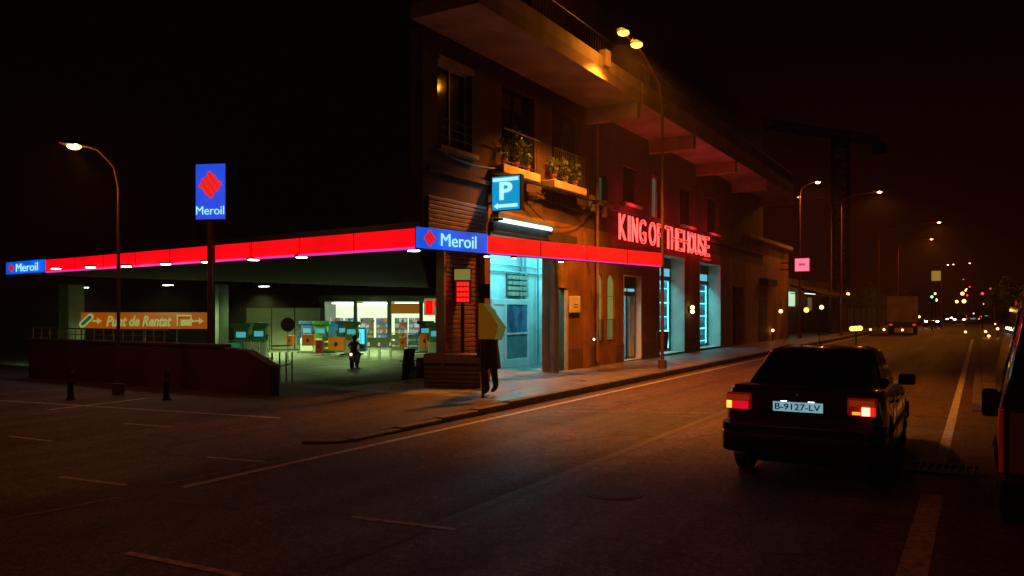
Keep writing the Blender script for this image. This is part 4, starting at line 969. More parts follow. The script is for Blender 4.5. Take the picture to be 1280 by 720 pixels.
MB().box((lx(598,yd,607),.0,az(373)),(lx(612,yd,607),.03,az(355))).build('upper_plate', mat('green plate',(0.04,0.06,0.02),.6), ya, True)

# ------------------------------------------------------------------ people (skin figures)
def figure(J, E, name, m, parent, root='pelvis'):
    names = list(J); me = bpy.data.meshes.new(name); me.from_pydata([J[n][:3] for n in names], [(names.index(a), names.index(b)) for a, b in E], [])
    o = bpy.data.objects.new(name, me); C.objects.link(o)
    sk = o.modifiers.new('s','SKIN'); sk.use_smooth_shade = True
    sub = o.modifiers.new('b','SUBSURF'); sub.levels = 1; sub.render_levels = 1
    for i, n in enumerate(names):
        r = J[n][3]; v = me.skin_vertices[0].data[i]; v.radius = (r, J[n][4] if len(J[n])>4 else r); v.use_root = (n == root)
    dg = bpy.context.evaluated_depsgraph_get(); dg.update()
    m2_ = bpy.data.meshes.new_from_object(o.evaluated_get(dg)); bpy.data.objects.remove(o)
    m2_.materials.clear(); m2_.materials.append(m)
    for p in m2_.polygons: p.use_smooth = True
    r = bpy.data.objects.new(name, m2_); C.objects.link(r); r.parent = parent; return r
def hand(J, E, wrist, tag_, d, side):
    """palm and five fingers leaving a wrist joint; d = direction of the fingers"""
    w0 = Vector(J[wrist][:3]); d = Vector(d).normalized(); s_ = Vector(side).normalized()
    pm = w0+d*.08; J[tag_+'palm'] = (*pm, .035); E.append((wrist, tag_+'palm'))
    for i, (off, L_) in enumerate(((-.03,.075),(-.01,.085),(.01,.08),(.03,.06))):
        a = pm+d*.03+s_*off; b = a+d*L_+Vector((0,0,-.01))
        J[tag_+'f%d'%i] = (*a, .011); J[tag_+'g%d'%i] = (*b, .008); E.append((tag_+'palm', tag_+'f%d'%i)); E.append((tag_+'f%d'%i, tag_+'g%d'%i))
    a = w0+d*.03+s_*-.05; b = a+d*.05-s_*.02; J[tag_+'t0'] = (*a, .012); J[tag_+'t1'] = (*b, .009); E += [(wrist, tag_+'t0'), (tag_+'t0', tag_+'t1')]
M_cloth = mat('black clothing',(0.012,0.012,0.014),.8); M_skin = mat('skin',(0.4,0.24,0.17),.6); M_trs = mat('dark trousers',(0.014,0.012,0.013),.8)
# pedestrian mid stride beside the arrow sign (local: x right, y away from viewer)
pg_ = G(611,494,.14)
pe = thing('person','person in dark clothes striding along the pavement behind the yellow arrow sign','person',tuple(pg_),YAW)
J = {'pelvis':(0,0,.95,.15,.12),'waist':(0,0,1.1,.14,.11),'chest':(.02,0,1.35,.17,.12),'neck':(.03,0,1.5,.06),'head0':(.04,0,1.6,.085),'head1':(.045,0,1.72,.085),
     'hipL':(-.06,-.09,.9,.1),'kneeL':(-.10,-.1,.5,.085),'ankL':(-.02,-.1,.12,.06),'toeL':(-.13,-.1,.05,.04),
     'hipR':(.06,.09,.9,.1),'kneeR':(.10,.1,.52,.085),'ankR':(.15,.1,.16,.06),'toeR':(.05,.1,.06,.04),
     'shL':(.02,-.18,1.42,.06),'elL':(.12,-.22,1.14,.045),'wrL':(.02,-.22,.9,.032),'shR':(.02,.18,1.42,.06),'elR':(-.06,.22,1.14,.045),'wrR':(-.18,.2,.95,.032)}
E = [('pelvis','waist'),('waist','chest'),('chest','neck'),('neck','head0'),('head0','head1'),('pelvis','hipL'),('hipL','kneeL'),('kneeL','ankL'),('ankL','toeL'),
     ('pelvis','hipR'),('hipR','kneeR'),('kneeR','ankR'),('ankR','toeR'),('chest','shL'),('shL','elL'),('elL','wrL'),('chest','shR'),('shR','elR'),('elR','wrR')]
hand(J,E,'wrL','l',(-.2,0,-1),(1,0,0)); hand(J,E,'wrR','r',(-.4,0,-1),(1,0,0))
figure(J,E,'body',M_trs,pe)
jk = MB().tube([(.03,0,.55),(.02,0,.8),(.01,0,1.05),(.015,0,1.25),(.02,0,1.42),(.03,0,1.5)],[.23,.215,.185,.2,.17,.08],14); jk.build('jacket', M_cloth, pe, True, smooth=True)
MB().ball((.045,0,1.68),.115,12,8,1.15).build('hair', mat('dark hair',(0.02,0.012,0.008),.7), pe, True, smooth=True)

# ------------------------------------------------------------------ the dark saloon car (local: x right, y forward, 0 at the rear bumper)
M_car = mat('dark maroon car paint', (0.05,0.010,0.010), 0.25, 0.2, amt=0.1, coat=1.0)
M_rub = mat('tyre rubber', (0.012,0.012,0.012), 0.85); M_pl = mat('black bumper plastic', (0.014,0.014,0.015), 0.4)
M_cg = mat('car window glass', (0.006,0.007,0.008), 0.04, spec=.8, coat=1.0); M_rim = mat('wheel rim',(0.25,0.25,0.26),.35,.8)
M_lens = mat('red tail lens',(0.35,0.01,0.01),.15,coat=1.0, emit=.10, ecol=(1,0.02,0.01))
def lerp_tab(tab, x):
    for (x0,v0),(x1,v1) in zip(tab[:-1],tab[1:]):
        if x <= x1: return v0+(v1-v0)*max(0,(x-x0)/(x1-x0))
    return tab[-1][1]
def car_shell(m, L=4.38):
    W_ = [(0.04,.735),(0.11,.78),(.2,.808),(.5,.84),(3.3,.84),(3.9,.82),(4.2,.76),(4.34,.66)]
    Zt = [(0.04,1.02),(0.1,1.055),(.35,1.06),(.75,1.04),(1.2,.99),(3.0,.95),(3.3,.94),(4.0,.83),(4.25,.75),(4.34,.62)]
    ys_ = sorted(set([.04,.07,.11,.2,.35]+[round(.45+i*.05,3) for i in range(17)]+[1.4,1.8,2.2,2.6,3.0]+[round(3.08+i*.05,3) for i in range(17)]+[4.0,4.1,4.2,4.28,4.34]))
    t = MB(); rings = []
    for y in ys_:
        w_ = lerp_tab(W_,y); zt_ = lerp_tab(Zt,y); bot = .24
        for c_ in (.85,3.45):
            if abs(y-c_) < .37: bot = max(bot, .30+math.sqrt(.37**2-(y-c_)**2))
        if y < .3: bot = .34
        if y > 4.2: bot = .3
        half = [(w_*.9,bot),(w_*.985,bot+.05),(w_,max(.52,bot+.07)),(w_*.995,max(.74,bot+.09)),(w_*.965,max(zt_-.10,bot+.11)),(w_*.925,zt_-.03),(w_*.84,zt_),(w_*.4,zt_+.018)]
        rings.append([(x,y,z) for x,z in half]+[(-x,y,z) for x,z in half[::-1]])
    n = len(rings[0]); vs = [v for r in rings for v in r]; fs = []
    for i in range(len(rings)-1):
        for k in range(n): fs.append((i*n+k,i*n+(k+1)%n,(i+1)*n+(k+1)%n,(i+1)*n+k))
    fs.append(list(range(n))); fs.append([(len(rings)-1)*n+k for k in range(n)])
    return t.add(vs, fs)
def cabin(scale=1.0):
    base = [(-.70,.74,1.02),(.70,.74,1.02),(.74,1.5,.955),(.74,2.7,.935),(.70,3.22,.93),(-.70,3.22,.93),(-.74,2.7,.935),(-.74,1.5,.955)]
    mid =  [(-.575,1.36,1.375),(.575,1.36,1.375),(.60,1.6,1.40),(.60,2.2,1.41),(.565,2.52,1.385),(-.565,2.52,1.385),(-.60,2.2,1.41),(-.60,1.6,1.40)]
    top =  [(-.47,1.50,1.425),(.47,1.50,1.425),(.48,1.65,1.44),(.48,2.1,1.447),(.46,2.36,1.43),(-.46,2.36,1.43),(-.48,2.1,1.447),(-.48,1.65,1.44)]
    t = MB(); n = 8
    return t.add(base+mid+top,[(i,(i+1)%n,n+(i+1)%n,n+i) for i in range(n)]+[(n+i,n+(i+1)%n,2*n+(i+1)%n,2*n+i) for i in range(n)]+[list(range(2*n,3*n)), list(range(n))[::-1]])
def quad_panel(a,b,c,d,ins,off,th=.006):
    a,b,c,d = [Vector(v) for v in (a,b,c,d)]; ce = (a+b+c+d)/4
    n = (b-a).cross(d-a).normalized()
    P_ = []
    for v in (a,b,c,d): P_.append(v+(ce-v)*ins+n*off)
    return MB().prism(P_, n*th)
def wheel(parent, x, y, out):
    wo = MB().tube([(x-out*.1,y,.305),(x-out*.08,y,.305),(x+out*.07,y,.305),(x+out*.09,y,.305)],[.27,.305,.305,.27],24).build('wheel', M_rub, parent, True, smooth=True)
    rm = MB().tube([(x+out*.085,y,.305),(x+out*.1,y,.305)],[.19,.18],16)
    rm.build('rim', M_rim, wo, True); MB().tube([(x+out*.1,y,.305),(x+out*.115,y,.305)],[.05,.04],10).build('hub_cap', M_pl, wo, True)
def make_car(lab, paint, head=(1,.9,.7), hs=20, tail=True, group=None):
    t = thing('parked_car' if False else 'saloon_car', lab, 'car', (0,0,0), 0, group)
    car_shell(paint).build('body', paint, t, True, smooth=True)
    ca = cabin().build('roof', paint, t, True, smooth=True, bevel=.02)
    quad_panel((-.70,.74,1.02),(.70,.74,1.02),(.575,1.36,1.375),(-.575,1.36,1.375),.075,.006).build('rear_window', M_cg, t, True)
    quad_panel((.70,3.22,.93),(-.70,3.22,.93),(-.565,2.52,1.385),(.565,2.52,1.385),.06,.006).build('windscreen', M_cg, t, True)
    for s_ in (1,-1):
        def sp(y,z):
            f = (z-.95)/(1.40-.95); return (s_*(.742+(.602-.742)*f), y, z)
        for (qa,qb,qc,qd) in (((1.16),(1.72),(1.72),(1.52)),((1.79),(2.62),(2.34),(1.79)),):
            v = [sp(qa,.985),sp(qb,.985),sp(qc,1.375),sp(qd,1.375)]
            if s_ < 0: v = v[::-1]
            quad_panel(*v,.03,.007).build('side_window', M_cg, t, True)
        d_ = MB().box((s_*.838,1.2,.35),(s_*.843,1.206,.93)).box((s_*.838,1.76,.3),(s_*.843,1.766,.93)).box((s_*.838,2.8,.3),(s_*.843,2.806,.93))
        d_.build('door_seam', M_rub, t, True)
        MB().bbox((s_*.83,.1,.50),(s_*.855,3.05 if False else 3.04,.56),.008).build('side_moulding', M_pl, t, True) if False else MB().bbox((s_*.83,1.25,.50),(s_*.855,3.04,.56),.008).build('side_moulding', M_pl, t, True)
        MB().bbox((s_*.835,1.6,.80),(s_*.862,1.78,.83),.006).build('door_handle', M_pl, t, True)
        MB().bbox((s_*.835,2.5,.80),(s_*.862,2.68,.83),.006).build('door_handle', M_pl, t, True)
        mi = MB().bbox((s_*.80,2.56,.93),(s_*1.0,2.72,1.07),.03).build('wing_mirror', paint, t, True, smooth=True)
        MB().box((s_*.83,2.548,.95),(s_*.985,2.559,1.05)).build('mirror_glass', M_cg, mi, True)
        hl = MB().bbox((s_*.42,4.24,.60),(s_*.70,4.36,.72),.02).build('headlight', emat('headlight %g'%hs, head, hs), t, True)
        # tail lamp cluster wrapping the corner
        tl = MB().bbox((s_*.49,.0,.80),(s_*.765,.14,.985),.02).build('tail_light', M_lens, t, True)
        if tail:
            MB().bbox((s_*.51,-.012,.905),(s_*.75,.0,.965),.004).build('indicator_lens', emat('amber lens',(0.75,0.07,0.01),.22), tl, True)
            if s_ > 0:
                MB().bbox((.63,-.014,.81),(.71,.0,.895),.004).build('brake_lamp', emat('hot brake lamp',(1.0,0.10,0.05),14.0), tl, True)
                MB().bbox((.54,-.013,.815),(.62,.0,.845),.004).build('lamp_bulb', emat('amber bulb',(1.0,0.3,0.03),1.6), tl, True)
                MB().box((.715,-.01,.81),(.757,.0,.895)).build('brake_lens', emat('red brake glow',(1.0,0.004,0.004),3), tl, True)
            else:
                MB().bbox((-.755,-.014,.815),(-.70,.0,.895),.004).build('brake_lamp', emat('warm tail lamp',(1.0,0.22,0.03),4.0), tl, True)
                MB().box((-.69,-.01,.81),(-.52,.0,.895)).build('brake_lens', emat('pink tail glow',(1.0,0.005,0.03),.7), tl, True)
    # bumpers
    bp = MB(); pts = [(-.85,.45,.5),(-.85,.24,.5),(-.835,.12,.5),(-.79,.02,.5),(-.70,-.04,.5),(-.45,-.07,.5),(0,-.08,.5),(.45,-.07,.5),(.70,-.04,.5),(.79,.02,.5),(.835,.12,.5),(.85,.24,.5),(.85,.45,.5)]
    def strip(z0,z1,out_,nm,m):
        q = MB(); n = len(pts); vs = []
        for (x,y,_) in pts: vs.append((x*(1+out_*.3),y-out_,z0))
        for (x,y,_) in pts: vs.append((x*(1+out_*.3),y-out_,z1))
        for (x,y,_) in pts: vs.append((x*.93,y+.1,z1))
        for (x,y,_) in pts: vs.append((x*.93,y+.1,z0))
        fs = []
        for k in range(n-1):
            for r_ in range(4): fs.append((r_*n+k,r_*n+k+1,((r_+1)%4)*n+k+1,((r_+1)%4)*n+k))
        fs.append((0,n,2*n,3*n)); fs.append((n-1,2*n-1,3*n-1,4*n-1)); q.add(vs,fs); return q.build(nm,m,t,True,smooth=False,bevel=.012)
    rb = strip(.34,.65,0.0,'rear_bumper',M_pl)
    tr_ = strip(.50,.56,.012,'bumper_strip',mat('satin strip',(0.05,0.05,0.055),.25,coat=1.0))
    MB().bbox((-.83,4.2,.28),(.83,4.42,.56),.05).build('front_bumper', M_pl, t, True)
    MB().box((-.6,.3,.2),(.6,4.1,.5)).build('underbody', M_rub, t, True)
    MB().tube([(-.5,.35,.26),(-.5,-.06,.26)],.03,8).build('exhaust', M_iron, t, True)
    MB().bbox((-.68,.03,1.045),(.68,.12,1.075),.01).build('boot_lip', paint, t, True)
    # number plate
    pn = MB().bbox((-.27,.0,.795),(.27,.035,.925),.006).build('plate_frame', M_pl, t, True)
    MB().box((-.255,-.006,.81),(.255,-.001,.912)).build('number_plate', emat('lit number plate',(0.26,0.5,0.6),.7), pn, True)
    text_mb('B-9127-LV',(-.232,-.014,.828),XD,Z,.465,.068,.006,.012).build('number', mat('plate black',(0.01,0.01,0.01),.6), pn, True)
    MB().bbox((-.2,-.03,.925),(.2,.0,.945),.004).build('plate_lamp', M_pl, pn, True)
    for x in (-.14,.14): MB().box((x-.03,-.027,.921),(x+.03,-.01,.9245)).build('bulb', emat('plate bulb',(0.6,0.95,1.0),9), pn, True)
    MB().bbox((-.52,-.003,.77),(.52,.03,.79),.004).build('boot_seam', M_rub, t, True)
    MB().tube([(0,1.62,1.43),(0,1.35,1.62)],[.008,.004],5).build('aerial', M_rub, t, True)
    for x,s_ in ((.74,1),(-.74,-1)):
        for y in (.85,3.45): wheel(t, x, y, s_)
    # badge pieces
    MB().ball((0,.02,.985),.03,10,6).build('badge', M_rim, t, True)
    return t
car = make_car('dark maroon saloon car waiting with red tail lights lit', M_car)
car.location = (-1.68, 8.85, .004); car.rotation_euler = (0,0,math.radians(.8))

# ------------------------------------------------------------------ street lamps
M_pole = mat('reddish lamp pole',(0.16,0.07,0.05),.5,.4)
SOD = (1.0,0.27,0.02)
def street_lamp(base, heads, lab, energy=0, es=30, r=.07, col=(1.0,.55,.16), group=None, top=None, rail=None, spot=None, spill=0, lr=.155):
    b = Vector(base); t = thing('street_lamp', lab, 'street lamp', tuple(b), group=group)
    H = heads[0].z if top is None else top
    MB().tube([b, b+Z*.25, b+Z*.26, b+Z*(H-b.z)*.6, Vector((b.x,b.y,H-.7))],[.13,.13,r*1.15,r,r*.75],10).build('pole', M_pole, t, smooth=True)
    for h in heads:
        p0 = Vector((b.x,b.y,H-.7)); d = Vector((h.x-b.x,h.y-b.y,0)); p1 = p0+Z*.45+d*.12; p2 = Vector((b.x,b.y,0))+d*.55+Z*(h.z-.02+.0); 
        MB().tube([p0,p1,p2+Z*.0,Vector(h)-d.normalized()*.2],[r*.75,r*.6,r*.5,r*.4],8).build('arm', M_pole, t, smooth=True)
        dn = d.normalized(); sd = Vector((-dn.y,dn.x,0))
        hd = MB()
        q = []
        for (a_,w_,z_) in ((-.25,.06,.02),(-.1,.12,.0),(.3,.13,.0),(.42,.05,.02)): q.append((a_,w_,z_))
        vs = []; 
        for a_,w_,z_ in q: vs += [h+dn*a_-sd*w_+Z*z_, h+dn*a_+sd*w_+Z*z_, h+dn*a_+sd*w_*.5+Z*(z_+.11), h+dn*a_-sd*w_*.5+Z*(z_+.11)]
        fs = [(0,1,2,3),(12,15,14,13)]
        for i in range(3):
            for k in range(4): fs.append((i*4+k,i*4+(k+1)%4,(i+1)*4+(k+1)%4,(i+1)*4+k))
        ho = hd.add(vs,fs).build('lamp_head', M_iron, t, smooth=True)
        ln_ = MB(); pts = []
        ln_.ball(h+dn*.12-Z*.015,lr,12,6,.5); 
        ln_.build('lens', emat('sodium lens %g'%es, col, es), ho, smooth=True)
        if energy:
            lamp('sodium_lamp','SPOT', h+dn*.1-Z*.16, energy, SOD, .12, t, .5, spot or 165)
            if spill: lamp('sodium_spill','POINT', h+dn*.1-Z*.2, spill, SOD, .1, t)
    return t
# twin lamp by the shop
lx0 = -8.3; ly0 = FY(828,lx0); dl0 = dep(lx0,ly0)
h1 = P(781,42,20.7); h2 = P(797,57,20.3)
h1 = Vector(h1); h2 = Vector(h2)
street_lamp((lx0,ly0,.14),[h2,h1],'tall twin headed street lamp glowing orange beside the shop front',2800,6,.045,(1.0,.40,.045),top=P(828,100,dl0).z,spot=110,spill=45)
# lamp at the far left
dl1 = 17.9; b = SG(148,dl1,0); h = P(100,183,dl1-.6)
street_lamp((b.x,b.y,0),[h],'single orange street lamp in front of the low wall at the left',80,22,.035,(1.0,.40,.045),spill=70,lr=.14,top=P(148,218,dl1).z+.4)
# lamps that run up the street
LS = [(1020,228,49,-1,'far street lamp nearest the building end, above the pink square sign'),(1097,240,54,1,'far street lamp with a visible curved pole right of the crane mast'),
      (1172,278,73,1,'far street lamp, highest of those over the road end'),(1163,299,92,1,'far street lamp just below left of the highest one over the road end'),
      (1001,246,60,0,'dim orange far street lamp close to the building corner')]
for i,(px,py,d,k_,lab) in enumerate(LS):
    h = P(px,py,d); bx_ = -8.35
    off = Vector((bx_,h.y+.2,.14))
    if k_ == 0: off = Vector((-9.6,h.y+.5,.14))
    if k_ == -1: off = Vector((-9.75,h.y+.3,.14))
    street_lamp(off,[h],lab,[650,1200,1200,1500,0][i],[12,12,11,10,1.6][i],.06,(1.0,.5,.16),'far street lamps along the left pavement',spill=[60,90,90,120,15][i])
for px,py,d,lab in ((1184,331,150,'leftmost tiny lamp high over the road end'),(1191,330.5,170,'second tiny lamp high over the road end'),(1213,329,150,'rightmost tiny lamp high over the road end'),(1209,361,200,'lowest tiny lamp over the road end'),(1205,349,190,'reddish tiny lamp over the road end')):
    h = P(px,py,d); sd_ = 1 if px>1200 else -1
    street_lamp((h.x+sd_*2.2,h.y,.0),[h],lab,0,9 if py!=349 else 4,.12,(1.0,.7,.45) if py!=349 else (1,.12,.05),'tiny distant street lamps')
# added unseen lamp behind the camera, reddens and brightens the near street
t = street_lamp((-8.3,-7.5,.0),[Vector((-6.4,-7.2,9.2))],'added lamp behind the viewpoint to light the near street',480,20,.075)

# ------------------------------------------------------------------ van at the right edge (rear view)
M_van = mat('dark violet van paint',(0.035,0.03,0.04),.25,coat=1.0); 
vn = thing('van','dark van parked at the right edge, only its left rear corner showing','van',(1.065,7.7,0))
Wv = .92; Lv = 4.3
prof = [(Wv*.97,.38),(Wv,.6),(Wv,1.02),(Wv*.985,1.12),(Wv*.80,2.02),(Wv*.70,2.14),(0,2.17)]
rings = []
for y,sc_,zt_ in ((0.0,.985,1.0),(.06,1,1.0),(1.0,1,1.0),(2.3,1,1.0),(3.0,1,.97),(3.5,.99,.62),(4.1,.96,.52),(4.3,.88,.42)):
    r_ = [(x*sc_,y,z if z<1.0 else 1.0+(z-1.0)*max(0,(zt_-.5)/.5) if zt_>.5 else min(z,.95)) for x,z in prof]
    rings.append([(x,y,z) for x,y,z in r_]+[(-x,y,z) for x,y,z in r_[::-1][1:]])
n = len(rings[0]); vs = [v for r in rings for v in r]; fs = []
for i in range(len(rings)-1):
    for k_ in range(n): fs.append((i*n+k_,i*n+(k_+1)%n,(i+1)*n+(k_+1)%n,(i+1)*n+k_))
fs += [list(range(n)),[(len(rings)-1)*n+k_ for k_ in range(n)]]
MB().add(vs,fs).build('body', M_van, vn, True, smooth=True)
MB().add([(-Wv*.955,-.012,1.14),(Wv*.955,-.012,1.14),(Wv*.79,-.012,1.98),(-Wv*.79,-.012,1.98)],[(0,1,2,3)]).build('rear_window', M_cg, vn, True)
MB().bbox((-Wv*.93,-.03,.56),(Wv*.93,-.004,1.06),.012).build('tailgate', mat('dull ochre panel',(0.32,0.15,0.06),.5,amt=.15), vn, True)
for s_ in (-1,1):
    MB().bbox((s_*(Wv+.012),-.02,.56),(s_*(Wv-.02),.12,1.08),.008).build('tail_light', mat('dark red lens',(0.4,0.01,0.01),.2,emit=.05,ecol=(1,0.01,0.01)), vn, True)
    MB().add([(s_*(Wv+.004),.9,1.14),(s_*(Wv+.004),3.0,1.14),(s_*(Wv*.83+.006),2.8,1.95),(s_*(Wv*.83+.006),.5,1.95)],[(0,1,2,3)]).build('side_window', M_cg, vn, True)
    mo = MB().bbox((s_*(Wv-.01),1.35,.86),(s_*(Wv+.13),1.5,1.13),.035).build('wing_mirror', M_pl, vn, True, smooth=True)
    MB().box((s_*(Wv+.02),1.338,.89),(s_*(Wv+.11),1.3495,1.10)).build('mirror_glass', M_cg, mo, True)
    for y in (.8,3.4): wheel(vn, s_*(Wv-.1), y, s_)
MB().bbox((-Wv,-.1,.3),(Wv,.06,.54),.03).build('rear_bumper', M_pl, vn, True)

# ------------------------------------------------------------------ beyond the shops
M_low = mat('ochre plaster',(0.36,0.16,0.07),.85,amt=.25,scale=.8,bump=.2)
yl0, yl1 = FY(931.5)+.1, FY(986)
lh = thing('low_house','low ochre plastered house joined to the end of the apartment block','building',(XF,yl0,0))
zl = FZ(950,302)
MB().box((XF-6,yl0,-.2),(XF-.02,yl1,zl)).build('wall', M_low, lh)
MB().box((XF-6.2,yl0,zl),(XF+.25,yl1+.1,zl+.2)).build('roof', M_slab, lh)
MB().box((XF-.019,FY(949),.14),(XF+.01,FY(959),2.5)).build('door', mat('dark door',(0.03,0.015,0.01),.6), lh)
MB().bbox((XF-.019,FY(950),FZ(952,357)),(XF+.45,FY(962),FZ(952,348)),.02).build('hood', M_dark, lh)
yb0, yb1 = FY(986)+.15, FY(1036)
br = thing('bar','dark cafe front with an awning and a bright menu panel beyond the low house','cafe',(XF,yb0,0))
MB().box((XF-6,yb0,-.2),(XF-1.2,yb1,4.2)).build('wall', mat('dark cafe wall',(0.06,0.03,0.02),.8), br)
MB().box((XF-1.2,yb1-.3,-.2),(XF,yb1,4.2)).build('side_wall', M_wall_shade, br)
MB().prism([(XF,yb0,3.6),(XF+2.0,yb0,2.95),(XF+2.0,yb0,2.85),(XF,yb0,3.45)],(0,yb1-yb0,0)).build('awning', mat('dark awning cloth',(0.03,0.015,0.015),.9), br)
for yy in (yb0+.3,(yb0+yb1)/2,yb1-.3): MB().tube([(XF+.02,yy,3.0),(XF+1.95,yy,2.85)],.03,5).build('awning_arm', M_frame, br)
def bar_pt(px,py,X): return (X,FY(px,X),FZ(px,py,X))
q0 = bar_pt(980,360,XF+.3)
MB().box((XF-1.0,yb0+1.0,2.2),(XF-.9,yb0+6.5,3.2)).build('menu_panel', emat('green white panel',(0.6,0.9,0.6),.9), br)
MB().tube([(XF-.3,yb0+7,3.1),(XF-.3,yb0+11,3.1)],.05,6).build('tube_light', emat('bar tube',(0.7,0.9,0.7),3), br)
MB().box((XF-1.0,yb1-3.5,1.9),(XF-.95,yb1-2,2.9)).build('notice', emat('dim ochre notice',(0.3,0.22,0.08),.3), br)
for i,yy in enumerate((yb0+1.0,yb0+3.4,yb0+9.5)):
    MB().box((XF-1.15,yy,.14),(XF-1.1,yy+1.5,2.1)).build('window', M_dwin, br)
# pink projecting square sign
psd = dep(XF+1.2, FY(1001,XF+1.2)); c = P(1002.5,331,psd); hs_ = 8.6/F*psd
sq = thing('square_sign','glowing pink square sign projecting over the cafe awning','sign',(c.x,c.y,c.z-hs_))
MB().bbox((c.x-hs_*1.06,c.y,c.z-hs_),(c.x+hs_*1.06,c.y+.15,c.z+hs_),.02).build('box', mat('red casing',(0.4,0.02,0.03),.5,emit=.3,ecol=(1,.02,.05)), sq)
MB().box((c.x-hs_*.96,c.y-.006,c.z-hs_*.9),(c.x+hs_*.98,c.y-.001,c.z+hs_*.9)).build('face', emat('pink face',(1.0,0.18,0.28),1.3), sq)
MB().bbox((c.x-hs_*.45,c.y-.02,c.z-hs_*.12),(c.x+hs_*.45,c.y-.008,c.z+hs_*.22),.02).build('emblem', emat('red emblem',(0.9,0.06,0.12),.8), sq)
MB().box((XF,c.y+.05,c.z+.1),(c.x-hs_,c.y+.1,c.z+.18)).box((XF,c.y+.05,c.z-.3),(c.x-hs_,c.y+.1,c.z-.22)).build('bracket', M_dark, sq)

# tower crane behind the roofs
cd = 125; cp = P(1051,388,cd); cz = P(1051,165,cd).z
cr = thing('tower_crane','dark tower crane rising behind the cafe, its jib pointing left','crane',(cp.x,cp.y,0))
M_cr = mat('crane steel',(0.012,0.008,0.008),.7)
ms = MB(); hw = 1.15
for sx1,sy1 in ((-1,-1),(1,-1),(1,1),(-1,1)): ms.box((sx1*hw-.16,sy1*hw-.16,0),(sx1*hw+.16,sy1*hw+.16,cz))
z_ = 0; fl_ = 1
while z_ < cz-1.6:
    for (a_,b_) in (((-hw,-hw),(hw,-hw)),((hw,-hw),(hw,hw)),((hw,hw),(-hw,hw)),((-hw,hw),(-hw,-hw))):
        if fl_: a_,b_ = b_,a_
        ms.tube([(a_[0],a_[1],z_),(b_[0],b_[1],z_+1.6)],.13,4); ms.tube([(a_[0],a_[1],z_),(b_[0],b_[1],z_)],.1,4)
    z_ += 1.6; fl_ = 1-fl_
ms.build('mast', M_cr, cr, True)
jd = Vector((-.52,-.85,0)).normalized(); js = Vector((-jd.y,jd.x,0)); jb = MB()
for s1,z1_ in ((-.6,0),(.6,0),(0,1.2)): jb.tube([js*s1+Z*(cz-1+z1_)-jd*9, js*s1+Z*(cz-1+z1_)+jd*34],.14,4)
for i in range(28):
    a_ = -9+i*1.5
    for s1 in (-.6,.6): jb.tube([js*s1+Z*(cz-1)+jd*a_, Z*(cz+.2)+jd*(a_+.75)],.07,4); jb.tube([js*s1+Z*(cz-1)+jd*(a_+1.5), Z*(cz+.2)+jd*(a_+.75)],.07,4)
jb.build('jib', M_cr, cr, True); MB().box((-1,-1,cz-2.4),(1,1,cz-.9)).build('cab', M_cr, cr, True)
cwt = MB(); o_ = -jd*8.5; cwt.obox(o_-js*.9+Z*(cz-2.6),js*1.8,-jd*1.2,Z*1.7); cwt.build('counterweight', M_cr, cr, True)

# dark boundary fence and trees left of the far road
fy0, fy1 = FY(1037,-9.6), 125
ff = thing('fence','long dark sheet fence along the far left pavement past the cafe','fence',(-9.6,fy0,0))
MB().box((-9.66,fy0,0),(-9.6,fy1,2.1)).build('panel', mat('dark sheet',(0.02,0.012,0.01),.8), ff)
for i in range(12): MB().box((-9.6,fy0+i*4.4,0),(-9.52,fy0+i*4.4+.08,2.2)).build('post', M_dark, ff)
def tree(loc, H, Rr, lab, seed, grp=None):
    r = random.Random(seed); t = thing('tree', lab, 'tree', loc, group=grp)
    tk = MB(); tk.tube([(0,0,0),(.05,.03,H*.3),(0,.1,H*.55),(.1,0,H*.8)],[H*.03,H*.024,H*.016,H*.008],8)
    lv = MB()
    for i in range(9):
        a_ = r.uniform(0,6.28); q = Vector((math.cos(a_)*Rr*r.uniform(.3,.8),math.sin(a_)*Rr*r.uniform(.3,.8),H*r.uniform(.5,.92)))
        tk.tube([(0,0.05,H*.42),q*.6+Vector((0,0,H*.2)),q],[H*.014,H*.008,H*.004],5); lv.leaves(q,Rr*.48,150,H*.045,r)
    tk.build('trunk', mat('bark',(0.08,0.05,0.035),.9), t, True); lv.build('crown', mat('tree leaves',(0.06,0.08,0.03),.7,amt=.4), t, True)
for i,(px,d,H,Rr,lab) in enumerate(((1075,92,4.6,2.6,'bushy dark tree behind the sheet fence, nearest the crane'),(1105,100,4.2,3.0,'low wide tree behind the sheet fence, right of the crane'),(1140,118,5.4,2.8,'dark tree at the far end of the sheet fence'),
     (1243,95,5.2,1.5,'thin dark tree on the right pavement, closest to the van'),(1262,70,4.6,1.6,'dark tree on the right pavement, partly hidden by the van'))):
    p = P(px,388,d); tree((p.x,p.y,0),H,Rr,lab,20+i,'dark trees around the far road')
